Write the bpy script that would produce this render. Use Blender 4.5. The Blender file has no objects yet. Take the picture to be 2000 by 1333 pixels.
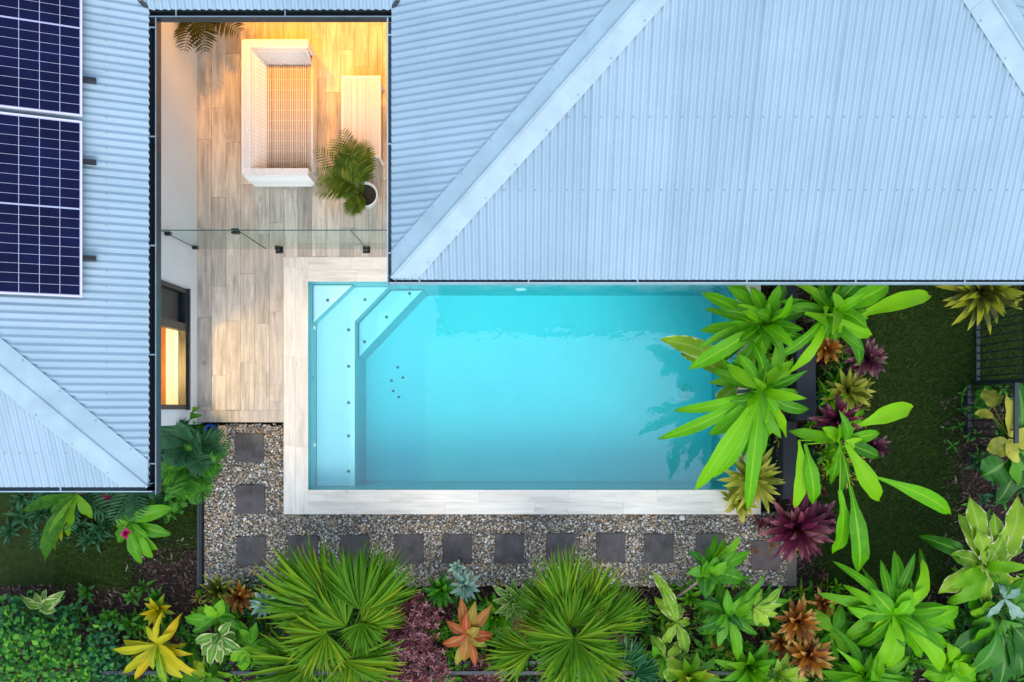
import bpy, math, random
import numpy as np
from mathutils import Vector
R = math.radians
scene = bpy.context.scene
# ------------------------------------------------------------------ camera, sky, sun, exposure
H, F, X0, Y0 = 11.5, 1668.0, 1000.0, 800.0        # camera height (m), focal length and nadir in 2000 px wide picture
cd = bpy.data.cameras.new('camera'); cam = bpy.data.objects.new('camera', cd)
scene.collection.objects.link(cam); scene.camera = cam
cam.location = (0, 0, H); cd.sensor_width = 36.0; cd.lens = F/2000*36; cd.shift_y = (Y0-666.5)/2000
cd.clip_start = .1; cd.clip_end = 500
CLOUD = (3.2, 4.1, 5.3)
SUN_EL, SUN_AZ = R(52), R(165)
w = bpy.data.worlds.new('World'); scene.world = w; w.use_nodes = True
nt = w.node_tree; bg = nt.nodes['Background']
sky = nt.nodes.new('ShaderNodeTexSky'); sky.sky_type = 'NISHITA'; sky.sun_disc = False
sky.sun_elevation = SUN_EL; sky.sun_rotation = SUN_AZ; sky.dust_density = 4.0; sky.air_density = 1.0; sky.ozone_density = 1.0
# broken pale cloud over the blue sky
tcw = nt.nodes.new('ShaderNodeTexCoord'); nzw = nt.nodes.new('ShaderNodeTexNoise'); nzw.inputs['Scale'].default_value = 2.2; nzw.inputs['Detail'].default_value = 5
rpw = nt.nodes.new('ShaderNodeValToRGB'); rpw.color_ramp.elements[0].position = .30; rpw.color_ramp.elements[0].color = (.55,.55,.55,1); rpw.color_ramp.elements[1].position = .6; rpw.color_ramp.elements[1].color = (.92,.92,.92,1)
mxw = nt.nodes.new('ShaderNodeMix'); mxw.data_type = 'RGBA'; mxw.inputs[7].default_value = (CLOUD[0], CLOUD[1], CLOUD[2], 1)
nt.links.new(tcw.outputs['Generated'], nzw.inputs['Vector']); nt.links.new(nzw.outputs[0], rpw.inputs[0]); nt.links.new(rpw.outputs[0], mxw.inputs[0])
nt.links.new(sky.outputs[0], mxw.inputs[6]); nt.links.new(mxw.outputs[2], bg.inputs[0]); bg.inputs[1].default_value = .15
sd = bpy.data.lights.new('sun', 'SUN'); sun = bpy.data.objects.new('sun', sd); scene.collection.objects.link(sun)
sd.energy = 1.1; sd.angle = R(50); sd.color = (1, .95, .88)
sun.rotation_euler = (R(90)-SUN_EL, 0, -SUN_AZ+math.pi)   # overwritten below by direction
sdir = Vector((math.sin(SUN_AZ)*math.cos(SUN_EL), math.cos(SUN_AZ)*math.cos(SUN_EL), math.sin(SUN_EL)))
sun.rotation_euler = (-sdir).to_track_quat('-Z', 'Y').to_euler()
vs = scene.view_settings; vs.view_transform = 'Standard'; vs.look = 'None'; vs.exposure = 0.75; vs.gamma = 1
scene.render.film_transparent = False
try:
    scene.cycles.max_bounces = 8; scene.cycles.transparent_max_bounces = 16; scene.cycles.use_denoising = True
    scene.cycles.caustics_reflective = False; scene.cycles.caustics_refractive = False
except Exception: pass

def W(px, py, z=0.0):
    """A point of the place from where it shows in the photograph and its height."""
    k = (H-z)/F
    return Vector(((px-X0)*k, (Y0-py)*k, z))
rng = random.Random(7)
C = scene.collection

# ------------------------------------------------------------------ helpers
class MB:
    def __init__(s): s.v=[]; s.f=[]; s.m=[]; s.t=[]; s.s=[]; s.r=[]
    def vert(s, p, t=0., a=0., r=0.):
        s.v.append((p[0],p[1],p[2])); s.t.append(t); s.s.append(a); s.r.append(r); return len(s.v)-1
    def face(s, idx, m=0): s.f.append(tuple(idx)); s.m.append(m)
    def box(s, a, b, m=0, r=0.):
        x0,y0,z0=a; x1,y1,z1=b
        if x0>x1: x0,x1=x1,x0
        if y0>y1: y0,y1=y1,y0
        if z0>z1: z0,z1=z1,z0
        i=[s.vert(p,r=r) for p in ((x0,y0,z0),(x1,y0,z0),(x1,y1,z0),(x0,y1,z0),(x0,y0,z1),(x1,y0,z1),(x1,y1,z1),(x0,y1,z1))]
        for q in ((3,2,1,0),(4,5,6,7),(0,1,5,4),(1,2,6,5),(2,3,7,6),(3,0,4,7)): s.face([i[k] for k in q],m)
    def obox(s, o, ex, ey, ez, m=0, r=0.):
        """box from a corner and three edge vectors"""
        o,ex,ey,ez=Vector(o),Vector(ex),Vector(ey),Vector(ez)
        i=[s.vert(p,r=r) for p in (o,o+ex,o+ex+ey,o+ey,o+ez,o+ex+ez,o+ex+ey+ez,o+ey+ez)]
        for q in ((3,2,1,0),(4,5,6,7),(0,1,5,4),(1,2,6,5),(2,3,7,6),(3,0,4,7)): s.face([i[k] for k in q],m)
    def quad(s, a,b,c,d, m=0, r=0.):
        s.face([s.vert(p,r=r) for p in (a,b,c,d)],m)
    def tube(s, pts, r0, r1=None, n=6, m=0, r=0., caps=True):
        r1 = r0 if r1 is None else r1
        pts=[Vector(p) for p in pts]; rings=[]; N=len(pts)
        for i,p in enumerate(pts):
            d=(pts[min(i+1,N-1)]-pts[max(i-1,0)]).normalized()
            a=d.orthogonal().normalized() if i==0 else (a-d*a.dot(d)).normalized()
            b=d.cross(a); rad=r0+(r1-r0)*i/max(1,N-1)
            rings.append([s.vert(p+(a*math.cos(2*math.pi*k/n)+b*math.sin(2*math.pi*k/n))*rad, i/max(1,N-1),0,r) for k in range(n)])
        for i in range(N-1):
            for k in range(n): s.face((rings[i][k],rings[i][(k+1)%n],rings[i+1][(k+1)%n],rings[i+1][k]),m)
        if caps: s.face(rings[0][::-1],m); s.face(rings[-1],m)
    def lathe(s, c, prof, n=28, m=0):
        c=Vector(c); rings=[[s.vert(c+Vector((r_*math.cos(2*math.pi*k/n), r_*math.sin(2*math.pi*k/n), z_)),i/len(prof)) for k in range(n)] for i,(r_,z_) in enumerate(prof)]
        for i in range(len(prof)-1):
            for k in range(n): s.face((rings[i][k],rings[i][(k+1)%n],rings[i+1][(k+1)%n],rings[i+1][k]),m)
        s.face(rings[0][::-1],m); s.face(rings[-1],m)
    def build(s, name, mats, parent=None, smooth=False, auto=None):
        me=bpy.data.meshes.new(name); me.from_pydata(s.v,[],s.f)
        for nm,dat in (('lt',s.t),('ls',s.s),('lr',s.r)):
            at=me.attributes.new(nm,'FLOAT','POINT'); at.data.foreach_set('value',np.array(dat,dtype=np.float32))
        mats = mats if isinstance(mats,(list,tuple)) else [mats]
        for q in mats: me.materials.append(q)
        if len(mats)>1: me.polygons.foreach_set('material_index',np.array(s.m,dtype=np.int32))
        if smooth: me.polygons.foreach_set('use_smooth',np.ones(len(s.f),dtype=bool))
        me.update()
        o=bpy.data.objects.new(name,me); C.objects.link(o)
        if auto is not None:
            try: me.set_sharp_from_angle(angle=R(auto))
            except Exception: pass
        if parent is not None: o.parent=parent
        return o
def put(o, parent):
    o.parent=parent; return o
def tag(o, label=None, cat=None, group=None, kind=None):
    if label: o['label']=label
    if cat: o['category']=cat
    if group: o['group']=group
    if kind: o['kind']=kind
    return o
def empty(name, loc, label, cat, group=None):
    """thing root; its parts are built in world coordinates and keep them"""
    o=bpy.data.objects.new(name,None); C.objects.link(o); o.location=loc; o.empty_display_size=.2
    return tag(o,label,cat,group)
def under(root, *obs):
    for o in obs:
        o.parent=root; o.matrix_parent_inverse=root.matrix_basis.inverted()
    return obs[0]
def bevel(o, wd=.01, seg=2):
    m=o.modifiers.new('bevel','BEVEL'); m.width=wd; m.segments=seg; m.limit_method='ANGLE'; return o

# ------------------------------------------------------------------ materials
def lin(c):   # sRGB 0-255 -> linear
    return tuple(((x/255)/12.92 if x/255<=.04045 else ((x/255+.055)/1.055)**2.4) for x in c)
class NT:
    def __init__(s,name):
        s.mat=bpy.data.materials.new(name); s.mat.use_nodes=True; s.t=s.mat.node_tree; s.p=s.t.nodes['Principled BSDF']; s.out=s.t.nodes['Material Output']
    def n(s,typ,**kw):
        x=s.t.nodes.new(typ)
        for k,v in kw.items(): setattr(x,k,v)
        return x
    def l(s,a,b): s.t.links.new(a,b)
    def coord(s,scale=(1,1,1),rot=(0,0,0)):
        c=s.n('ShaderNodeTexCoord'); m=s.n('ShaderNodeMapping'); m.inputs['Scale'].default_value=scale; m.inputs['Rotation'].default_value=rot
        g=s.n('ShaderNodeNewGeometry'); s.l(g.outputs['Position'],m.inputs[0]); return m.outputs[0]
    def noise(s,scale,vec=None,detail=4,rough=.55):
        x=s.n('ShaderNodeTexNoise'); x.inputs['Scale'].default_value=scale; x.inputs['Detail'].default_value=detail; x.inputs['Roughness'].default_value=rough
        if vec is not None: s.l(vec,x.inputs['Vector'])
        return x
    def ramp(s,fac,stops,interp='LINEAR'):
        x=s.n('ShaderNodeValToRGB'); x.color_ramp.interpolation=interp; e=x.color_ramp.elements
        while len(e)<len(stops): e.new(.5)
        for el,(p,c) in zip(e,stops): el.position=p; el.color=(*c,1) if len(c)==3 else c
        s.l(fac,x.inputs[0]); return x.outputs[0]
    def mix(s,fac,a,b,mode='MIX'):
        x=s.n('ShaderNodeMix',data_type='RGBA',blend_type=mode)
        for inp,v in ((x.inputs[0],fac),(x.inputs[6],a),(x.inputs[7],b)):
            if hasattr(v,'links') or hasattr(v,'is_linked'): s.l(v,inp)
            else: inp.default_value = v if not isinstance(v,tuple) else (*v,1) if len(v)==3 else v
        return x.outputs[2]
    def attr(s,name):
        x=s.n('ShaderNodeAttribute'); x.attribute_name=name; return x.outputs['Fac']
    def math(s,op,a,b=None):
        x=s.n('ShaderNodeMath',operation=op)
        for i,v in enumerate((a,b)):
            if v is None: continue
            if hasattr(v,'is_linked'): s.l(v,x.inputs[i])
            else: x.inputs[i].default_value=v
        return x.outputs[0]
    def front(s,f):      # reflect only where the surface is met from outside
        g=s.n('ShaderNodeNewGeometry'); return s.math('MULTIPLY',f,s.math('SUBTRACT',1.,g.outputs['Backfacing']))
    def bump(s,h,strength=.3,dist=.01):
        x=s.n('ShaderNodeBump'); x.inputs['Strength'].default_value=strength; x.inputs['Distance'].default_value=dist
        s.l(h,x.inputs['Height']); s.l(x.outputs[0],s.p.inputs['Normal']); return x
    def base(s,v,rough=.5,metal=0,spec=.5):
        if hasattr(v,'is_linked'): s.l(v,s.p.inputs['Base Color'])
        else: s.p.inputs['Base Color'].default_value=(*v,1)
        if hasattr(rough,'is_linked'): s.l(rough,s.p.inputs['Roughness'])
        else: s.p.inputs['Roughness'].default_value=rough
        s.p.inputs['Metallic'].default_value=metal; s.p.inputs['Specular IOR Level'].default_value=spec
        return s.mat
def plain(name,c,rough=.5,metal=0,var=.12,scale=9,bumpv=0,spec=.5):
    m=NT(name); nz=m.noise(scale,m.coord())
    col=m.ramp(nz.outputs[0],[(.3,tuple(x*(1-var) for x in c)),(.7,tuple(min(1,x*(1+var)) for x in c))])
    if bumpv: m.bump(m.noise(scale*6,m.coord()).outputs[0],bumpv,.006)
    return m.base(col,rough,metal,spec)
def leafmat(name,c1,c2,vein=None,tip=None,tip_from=.7,rib=None,rough=.38,trans=.22,spot=None,edge=None,c3=None):
    m=NT(name); r=m.attr('lr'); t=m.attr('lt'); s_=m.attr('ls')
    st=[(0,c1),(1,c2)] if c3 is None else [(0,c1),(.55,c2),(1,c3)]
    col=m.ramp(r,st)
    nz=m.noise(14,m.coord(),3)
    col=m.mix(m.ramp(nz.outputs[0],[(.35,(0,0,0)),(.7,(.45,.45,.45))]),col,m.mix(.5,col,tuple(x*1.5 for x in c2)))
    if tip is not None:
        tt=m.math('ADD',t,m.math('MULTIPLY',m.math('SUBTRACT',r,.5),.35))
        col=m.mix(m.ramp(m.math('SUBTRACT',tt,tip_from-.5),[(.5,(0,0,0)),(.66,(1,1,1))]),col,tip)
    if edge is not None:
        e0=.66 if name!='white variegated leaf' else .90
        e=m.math('ADD',s_,m.math('MULTIPLY',m.math('SUBTRACT',nz.outputs[0],.5),.9))
        col=m.mix(m.ramp(e,[(e0,(0,0,0)),(e0+.18,(1,1,1))]),col,edge)
    if vein is not None:      # brown flecks and small dead patches
        bs=m.noise(9,m.coord(),4,.7); col=m.mix(m.ramp(bs.outputs[0],[(.70,(0,0,0)),(.74,(.8,.8,.8))]),col,(.22,.15,.04))
    if spot is not None:
        sp=m.noise(40,m.coord(),2); col=m.mix(m.ramp(sp.outputs[0],[(.56,(0,0,0)),(.62,(1,1,1))]),col,spot)
    if rib is not None: col=m.mix(m.ramp(s_,[(.03,(1,1,1)),(.16,(0,0,0))]),col,rib)
    wv=m.n('ShaderNodeTexWave'); wv.inputs['Scale'].default_value=1      # side veins
    cb=m.n('ShaderNodeCombineXYZ'); m.l(m.math('SUBTRACT',m.math('MULTIPLY',t,9.),m.math('MULTIPLY',s_,2.2)),cb.inputs[0]); m.l(cb.outputs[0],wv.inputs['Vector'])
    m.bump(wv.outputs[1],.3,.004)
    if vein is not None: col=m.mix(m.ramp(wv.outputs[1],[(.0,(.5,.5,.5)),(.35,(0,0,0))]),col,vein)
    m.base(col,rough,spec=.22)
    tr=m.n('ShaderNodeBsdfTranslucent'); m.l(m.mix(1.,col,(1.,1.1,.6),'MULTIPLY'),tr.inputs[0])
    mx=m.n('ShaderNodeMixShader'); mx.inputs[0].default_value=trans
    m.l(m.p.outputs[0],mx.inputs[1]); m.l(tr.outputs[0],mx.inputs[2]); m.l(mx.outputs[0],m.out.inputs[0])
    return m.mat
M={}
def roof_mat():
    m=NT('roof steel'); r=m.attr('lr'); nz=m.noise(1.3,m.coord(),5); n2=m.noise(60,m.coord(),2)
    cb=m.n('ShaderNodeCombineXYZ'); m.l(m.math('MULTIPLY',m.attr('ls'),11.),cb.inputs[0]); m.l(m.math('MULTIPLY',m.attr('lt'),.8),cb.inputs[1]); m.l(m.math('MULTIPLY',r,9.),cb.inputs[2])
    st=m.noise(1.,cb.outputs[0],5,.65)
    c=m.ramp(r,[(0,(.30,.42,.52)),(1,(.34,.46,.56))])
    c=m.mix(m.ramp(nz.outputs[0],[(.35,(0,0,0)),(.75,(.5,.5,.5))]),c,(.23,.34,.41))
    c=m.mix(m.ramp(st.outputs[0],[(.5,(0,0,0)),(.75,(.42,.42,.42))]),c,(.21,.305,.375))
    c=m.mix(m.ramp(n2.outputs[0],[(.64,(0,0,0)),(.75,(.4,.4,.4))]),c,(.17,.24,.30))
    return m.base(c,m.ramp(st.outputs[0],[(.3,(.34,.34,.34)),(.7,(.52,.52,.52))]))
M['roof']=roof_mat()
M['cap']=plain('roof flashing steel',(.325,.45,.525),.42,var=.12,scale=3.5)
M['screw']=plain('zinc screw',(.26,.35,.43),.4)
M['char']=plain('charcoal powder coat',(.022,.034,.042),.4,var=.2)
M['black']=plain('black metal',(.01,.011,.013),.35,var=.2)
M['zinc']=plain('gutter lining',(.16,.23,.29),.4,var=.2,scale=5)
M['white']=plain('white render',(.75,.79,.82),.7,var=.03,scale=3,bumpv=.05)
M['soffit']=plain('soffit paint',(.6,.6,.58),.6,var=.03)
M['steel']=plain('brushed steel',(.55,.56,.57),.3,1.0)
def deck_mat(name,cols,gx,g1=.62,g2_=.60):
    m=NT(name); r=m.attr('lr')
    tc=m.coord((22,1.6,1) if gx==0 else (1.6,22,1))
    off=m.n('ShaderNodeVectorMath',operation='ADD'); cb=m.n('ShaderNodeCombineXYZ')
    k=m.math('MULTIPLY',r,37.); m.l(k,cb.inputs[0]); m.l(k,cb.inputs[1]); m.l(tc,off.inputs[0]); m.l(cb.outputs[0],off.inputs[1])
    g=m.noise(1.0,off.outputs[0],7,.68)
    tc2=m.coord((7,1.1,1) if gx==0 else (1.1,7,1))
    o2=m.n('ShaderNodeVectorMath',operation='ADD'); m.l(tc2,o2.inputs[0]); m.l(cb.outputs[0],o2.inputs[1])
    g2=m.noise(1.3,o2.outputs[0],5,.6)
    c=m.ramp(r,cols)
    c=m.mix(m.ramp(g.outputs[0],[(.42,(.75,.75,.75)),(.62,(0,0,0))]),c,m.mix(1.,c,(g1,g1,g1),'MULTIPLY'))
    c=m.mix(m.ramp(g2.outputs[0],[(.32,(.85,.85,.85)),(.5,(0,0,0))]),c,m.mix(1.,c,(g2_,g2_,g2_),'MULTIPLY'))
    kn=m.noise(3.2,m.coord((1.6,.8,1)),2)
    c=m.mix(m.ramp(kn.outputs[0],[(.7,(0,0,0)),(.78,(.6,.6,.6))]),c,m.mix(1.,c,(.42,.40,.42),'MULTIPLY'))
    bl=m.noise(1.7,m.coord(),6,.7); c=m.mix(m.ramp(bl.outputs[0],[(.48,(0,0,0)),(.68,(.55,.55,.55))]),c,m.mix(1.,c,(g1+.1,g1+.1,g1+.12),'MULTIPLY'))
    m.bump(g.outputs[0],.12,.003)
    return m.base(c,.5)
M['deck']=deck_mat('whitewashed timber look tile',[(0,(0.4841,0.4297,0.3780)),(.3,(0.6180,0.5539,0.4830)),(.6,(0.7210,0.6494,0.5670)),(.8,(0.5562,0.4966,0.4368)),(1,(0.6798,0.5921,0.5040))],0)
M['coping']=deck_mat('pale timber look coping',[(0,(0.7344,0.6909,0.6230)),(1,(0.8160,0.7742,0.6986))],0,.80,.80)
M['copingx']=deck_mat('pale timber look coping across',[(0,(0.7548,0.7154,0.6452)),(1,(0.8364,0.7938,0.7165))],1,.80,.80)
M['grout']=plain('grout',(.22,.2,.19),.8)
def shell_mat():
    m=NT('pool pebble finish'); v=m.noise(120,m.coord(),2); n2=m.noise(1.6,m.coord(),5)
    c=m.ramp(v.outputs[0],[(.35,(.60,.82,.88)),(.65,(.76,.94,.98))])
    c=m.mix(m.ramp(n2.outputs[0],[(.4,(0,0,0)),(.7,(.35,.35,.35))]),c,(.52,.78,.86))
    return m.base(c,.6)
M['shell']=shell_mat()
M['tileshade']=plain('teal wall tile and riser shade',(.07,.44,.47),.3,var=.1,scale=12)  # wall tile; on bench and step risers the teal paints their shade
M['dot']=plain('dark nozzle',(.03,.16,.18),.4)
def water_mat():
    m=NT('pool water'); tr=m.n('ShaderNodeBsdfTransparent'); gl=m.n('ShaderNodeBsdfGlossy'); gl.inputs['Roughness'].default_value=.015
    b=m.n('ShaderNodeBump'); b.inputs['Strength'].default_value=.34; b.inputs['Distance'].default_value=.022
    nz=m.noise(3.2,m.coord((1,1,1)),3,.5); n2=m.noise(11,m.coord(),2,.5)
    m.l(m.math('ADD',nz.outputs[0],m.math('MULTIPLY',n2.outputs[0],.22)),b.inputs['Height']); m.l(b.outputs[0],gl.inputs['Normal'])
    fr=m.n('ShaderNodeFresnel'); fr.inputs['IOR'].default_value=2.1
    mx=m.n('ShaderNodeMixShader'); m.l(m.front(fr.outputs[0]),mx.inputs[0]); m.l(tr.outputs[0],mx.inputs[1]); m.l(gl.outputs[0],mx.inputs[2])
    m.l(mx.outputs[0],m.out.inputs[0])
    va=m.n('ShaderNodeVolumeAbsorption'); va.inputs[0].default_value=(.0,.945,.972,1); va.inputs[1].default_value=.78
    m.l(va.outputs[0],m.out.inputs['Volume']); m.t.nodes.remove(m.p); return m.mat
M['water']=water_mat()
def glass_mat(name,tint,ior=1.5):
    m=NT(name); tr=m.n('ShaderNodeBsdfTransparent'); tr.inputs[0].default_value=(*tint,1); gl=m.n('ShaderNodeBsdfGlossy'); gl.inputs['Roughness'].default_value=.01
    fr=m.n('ShaderNodeFresnel'); fr.inputs['IOR'].default_value=ior
    mx=m.n('ShaderNodeMixShader'); m.l(m.front(fr.outputs[0]),mx.inputs[0]); m.l(tr.outputs[0],mx.inputs[1]); m.l(gl.outputs[0],mx.inputs[2])
    m.l(mx.outputs[0],m.out.inputs[0]); m.t.nodes.remove(m.p); return m.mat
M['glass']=glass_mat('fence glass',(.90,.965,.95),1.18)
M['pane']=glass_mat('window glass',(.92,.95,.95),1.12)
M['gedge']=plain('glass edge',(.03,.11,.10),.1)
def solar_mat():
    m=NT('solar cell'); nz=m.noise(4,m.coord()); c=m.ramp(nz.outputs[0],[(.3,(.0028,.004,.026)),(.7,(.005,.007,.045))])
    m.base(c,.3,spec=.12); return m.mat
M['cell']=solar_mat(); M['grid']=plain('pale backsheet',(.42,.44,.60),.35,var=.03); M['frame']=plain('anodised frame',(.66,.62,.74),.4,var=.04)
def wicker_mat(name,a,b):
    m=NT(name); nz=m.noise(1,m.coord((60,60,60)),2); r=m.attr('lr')
    c=m.mix(m.ramp(nz.outputs[0],[(.35,(0,0,0)),(.65,(1,1,1))]),a,b); c=m.mix(m.ramp(r,[(0,(0,0,0)),(1,(.6,.6,.6))]),c,tuple(x*.62 for x in a))
    return m.base(c,.6)
M['rattan']=wicker_mat('natural rattan',(.66,.56,.47),(.78,.70,.62)); M['rattanw']=wicker_mat('whitewashed rattan',(.74,.73,.73),(.84,.83,.83)); M['rattand']=plain('rattan underside',(.20,.14,.10),.8)
M['cushion']=plain('grey cushion fabric',(.20,.26,.31),.85,var=.08,scale=60,bumpv=.3)
M['pot']=plain('white glazed pot',(.78,.82,.82),.2,var=.03); M['soil']=plain('potting soil',(.03,.022,.016),.95,var=.4,scale=60,bumpv=.5)
M['blue']=plain('blue glazed plastic',(.02,.13,.72),.25,var=.12); M['wood']=plain('sawn pine',(.80,.56,.34),.6,var=.15,scale=14)
def slate(name,c):
    m=NT(name); a=m.noise(5,m.coord(),6,.65); b=m.noise(1,m.coord((40,6,6)),4); d=tuple(x*.5 for x in c); h=tuple(x*1.5 for x in c)
    k=m.ramp(a.outputs[0],[(.32,d),(.5,c),(.7,h)]); k=m.mix(m.ramp(b.outputs[0],[(.5,(0,0,0)),(.7,(.5,.5,.5))]),k,h); m.bump(a.outputs[0],.4,.01); return m.base(k,.65)
M['slate']=slate('charcoal paver',(.072,.064,.066)); M['slater']=plain('reddish paver',(.12,.09,.09),.75,var=.25,scale=7,bumpv=.4)
def ground_mat(name,stops,sc,bs=.5):
    m=NT(name); a=m.noise(sc,m.coord(),8,.7); c=m.ramp(a.outputs[0],stops); m.bump(a.outputs[0],bs,.04); return m.base(c,.95,spec=.15)
M['mulch']=ground_mat('mulch soil',[(.3,(.012,.008,.007)),(.5,(.035,.022,.018)),(.7,(.07,.045,.035))],14)
M['earth']=ground_mat('dark earth',[(.3,(.012,.014,.006)),(.6,(.03,.035,.012)),(.8,(.05,.045,.02))],9)
M['turf']=ground_mat('turf base',[(.3,(0.0136,0.0255,0.0051)),(.6,(0.0272,0.0476,0.0102)),(.8,(0.0510,0.0680,0.0170))],12)
M['gbase']=ground_mat('gravel bed',[(.3,(0.1040,0.0910,0.0715)),(.55,(0.2210,0.1950,0.1560)),(.75,(0.3510,0.3120,0.2600))],60)
def ramp_attr(name,stops,rough=.6,interp='CONSTANT',trans=0):
    m=NT(name); c=m.ramp(m.attr('lr'),stops,interp); m.base(c,rough); return m.mat
M['stone']=ramp_attr('river pebbles',[(0,(0.1980,0.2046,0.1980)),(.16,(0.3564,0.3564,0.3432)),(.34,(0.4752,0.3696,0.2640)),(.52,(0.5544,0.5016,0.4356)),(.66,(0.2904,0.2178,0.1584)),(.76,(0.5544,0.3432,0.1716)),(.84,(0.7656,0.7260,0.6600)),(.92,(0.1452,0.1452,0.1452)),(.97,(0.8800,0.8800,0.8800))],.55)
M['grass']=ramp_attr('grass blades',[(0,(0.0280,0.0788,0.0053)),(.6,(0.0560,0.1313,0.0105)),(1,(0.1225,0.2013,0.0245))],.6,'LINEAR')
M['chips']=ramp_attr('mulch chips',[(0,(.03,.018,.014)),(.3,(.085,.05,.04)),(.55,(.13,.085,.07)),(.75,(.06,.035,.04)),(.88,(.22,.15,.10)),(.97,(.36,.27,.22))],.8)
# foliage
LIME=((.10,.28,.008),(.21,.46,.012))
M['lime']=leafmat('lime strap leaf',(0.0420,0.2040,0.0024),(0.1440,0.4800,0.0024),c3=(0.3000,0.6240,0.0036),tip=(0.4800,0.3840,0.0720),tip_from=1.08,rib=(0.2880,0.6000,0.0180),rough=.42,trans=.30,vein=(0.0600,0.3120,0.0024))
M['mid']=leafmat('mid green leaf',(0.0225,0.1250,0.0037),(0.0875,0.3250,0.0050),c3=(0.2000,0.4500,0.0063),tip=(0.5000,0.4000,0.0750),tip_from=1.08,rib=(0.1750,0.4250,0.0250),rough=.4,vein=(0.0250,0.1500,0.0037))
M['dark']=leafmat('dark glossy leaf',(0.0125,0.0875,0.0100),(0.0400,0.2000,0.0125),c3=(0.1000,0.3125,0.0150),rib=(0.1250,0.3125,0.0500),rough=.28)
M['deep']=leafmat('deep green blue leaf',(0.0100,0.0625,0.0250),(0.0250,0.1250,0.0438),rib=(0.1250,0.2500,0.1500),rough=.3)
M['fan']=leafmat('fan palm leaf',(.022,.115,.003),(.11,.275,.005),c3=(.30,.38,.010),tip=(.50,.40,.05),tip_from=.93,rough=.42,trans=.26)
M['fand']=leafmat('teal fan palm leaf',(.012,.09,.03),(.03,.16,.05),tip=(.12,.30,.12),tip_from=.8,rough=.35)
M['yel']=leafmat('yellow croton leaf',(.60,.36,.002),(.44,.42,.004),c3=(.10,.28,.008),rib=(.62,.50,.01),rough=.35,spot=None)
M['var']=leafmat('cream edged leaf',(.05,.17,.015),(.13,.28,.03),edge=(.50,.55,.24),rib=(.25,.40,.10),rough=.35)
M['varw']=leafmat('white variegated leaf',(.13,.30,.012),(.27,.44,.02),edge=(.72,.66,.42),rib=(.35,.5,.08),rough=.4)
M['purple']=leafmat('purple bromeliad leaf',(.06,.012,.028),(.12,.03,.065),c3=(.20,.085,.075),tip=(.30,.16,.15),tip_from=.8,rough=.32,trans=.12)
M['mag']=leafmat('magenta bromeliad leaf',(.07,.007,.024),(.15,.018,.055),c3=(.20,.055,.05),tip=(.30,.10,.12),tip_from=.85,rough=.3,trans=.12)
M['orange']=leafmat('orange bromeliad leaf',(0.1560,0.0540,0.0264),(0.4080,0.1440,0.0096),c3=(0.1800,0.0480,0.0420),tip=(0.4800,0.2880,0.0720),tip_from=.75,rough=.35,trans=.14)
M['brome']=leafmat('yellow green bromeliad leaf',(0.1150,0.1495,0.0138),(0.3450,0.3450,0.0345),c3=(0.4370,0.4140,0.0575),tip=(0.5060,0.4830,0.0690),tip_from=.7,rough=.35)
M['bromd']=leafmat('olive bromeliad leaf',(.07,.075,.02),(.13,.18,.014),c3=(.12,.055,.03),tip=(.36,.38,.02),tip_from=.62,rough=.35)
M['burg']=leafmat('burgundy leaf',(.055,.008,.014),(.13,.025,.035),c3=(.40,.20,.20),tip=(.4,.26,.24),tip_from=1.0,rough=.22,trans=.08)
M['cord']=leafmat('red green cordyline leaf',(.40,.055,.018),(.40,.12,.03),c3=(.26,.36,.04),rib=(.42,.30,.1),rough=.35)
M['silver']=leafmat('silver leaf',(.13,.26,.20),(.30,.44,.36),rough=.5,trans=.1)
M['hedge']=leafmat('hedge leaf',(0.0125,0.0875,0.0150),(0.0438,0.2375,0.0250),c3=(0.1875,0.4500,0.0250),rough=.25)
M['hedge2']=leafmat('hedge leaf dark',(0.0078,0.0650,0.0260),(0.0234,0.1495,0.0455),c3=(0.0650,0.2600,0.0455),rough=.25)
M['potpalm']=leafmat('pot palm leaf',(.045,.085,.006),(.10,.17,.010),c3=(.24,.24,.03),rough=.4)
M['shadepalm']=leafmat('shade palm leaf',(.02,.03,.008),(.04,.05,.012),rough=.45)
M['pink']=leafmat('pink flower',(.42,.01,.10),(.62,.03,.20),rough=.45)
M['dry']=leafmat('dry leaf',(.10,.06,.03),(.26,.17,.09),c3=(.16,.13,.05),rough=.7,trans=.05)
M['stem']=plain('green brown stem',(.09,.085,.035),.7,var=.3,scale=20); M['bark']=plain('brown bark',(.10,.07,.05),.85,var=.35,scale=25,bumpv=.5); M['paleb']=plain('pale pink branch',(.38,.27,.25),.7,var=.2,scale=20)
def sleeper_mat():
    m=NT('charcoal timber'); g=m.noise(1,m.coord((50,4,30)),6,.7); c=m.ramp(g.outputs[0],[(.35,(.003,.005,.010)),(.6,(.010,.016,.028)),(.8,(.035,.045,.065))]); m.bump(g.outputs[0],.4,.006); return m.base(c,.65)
M['sleeper']=sleeper_mat()
M['orangefloor']=plain('honey timber floor',(.42,.13,.002),.45,var=.12,scale=4)

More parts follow.
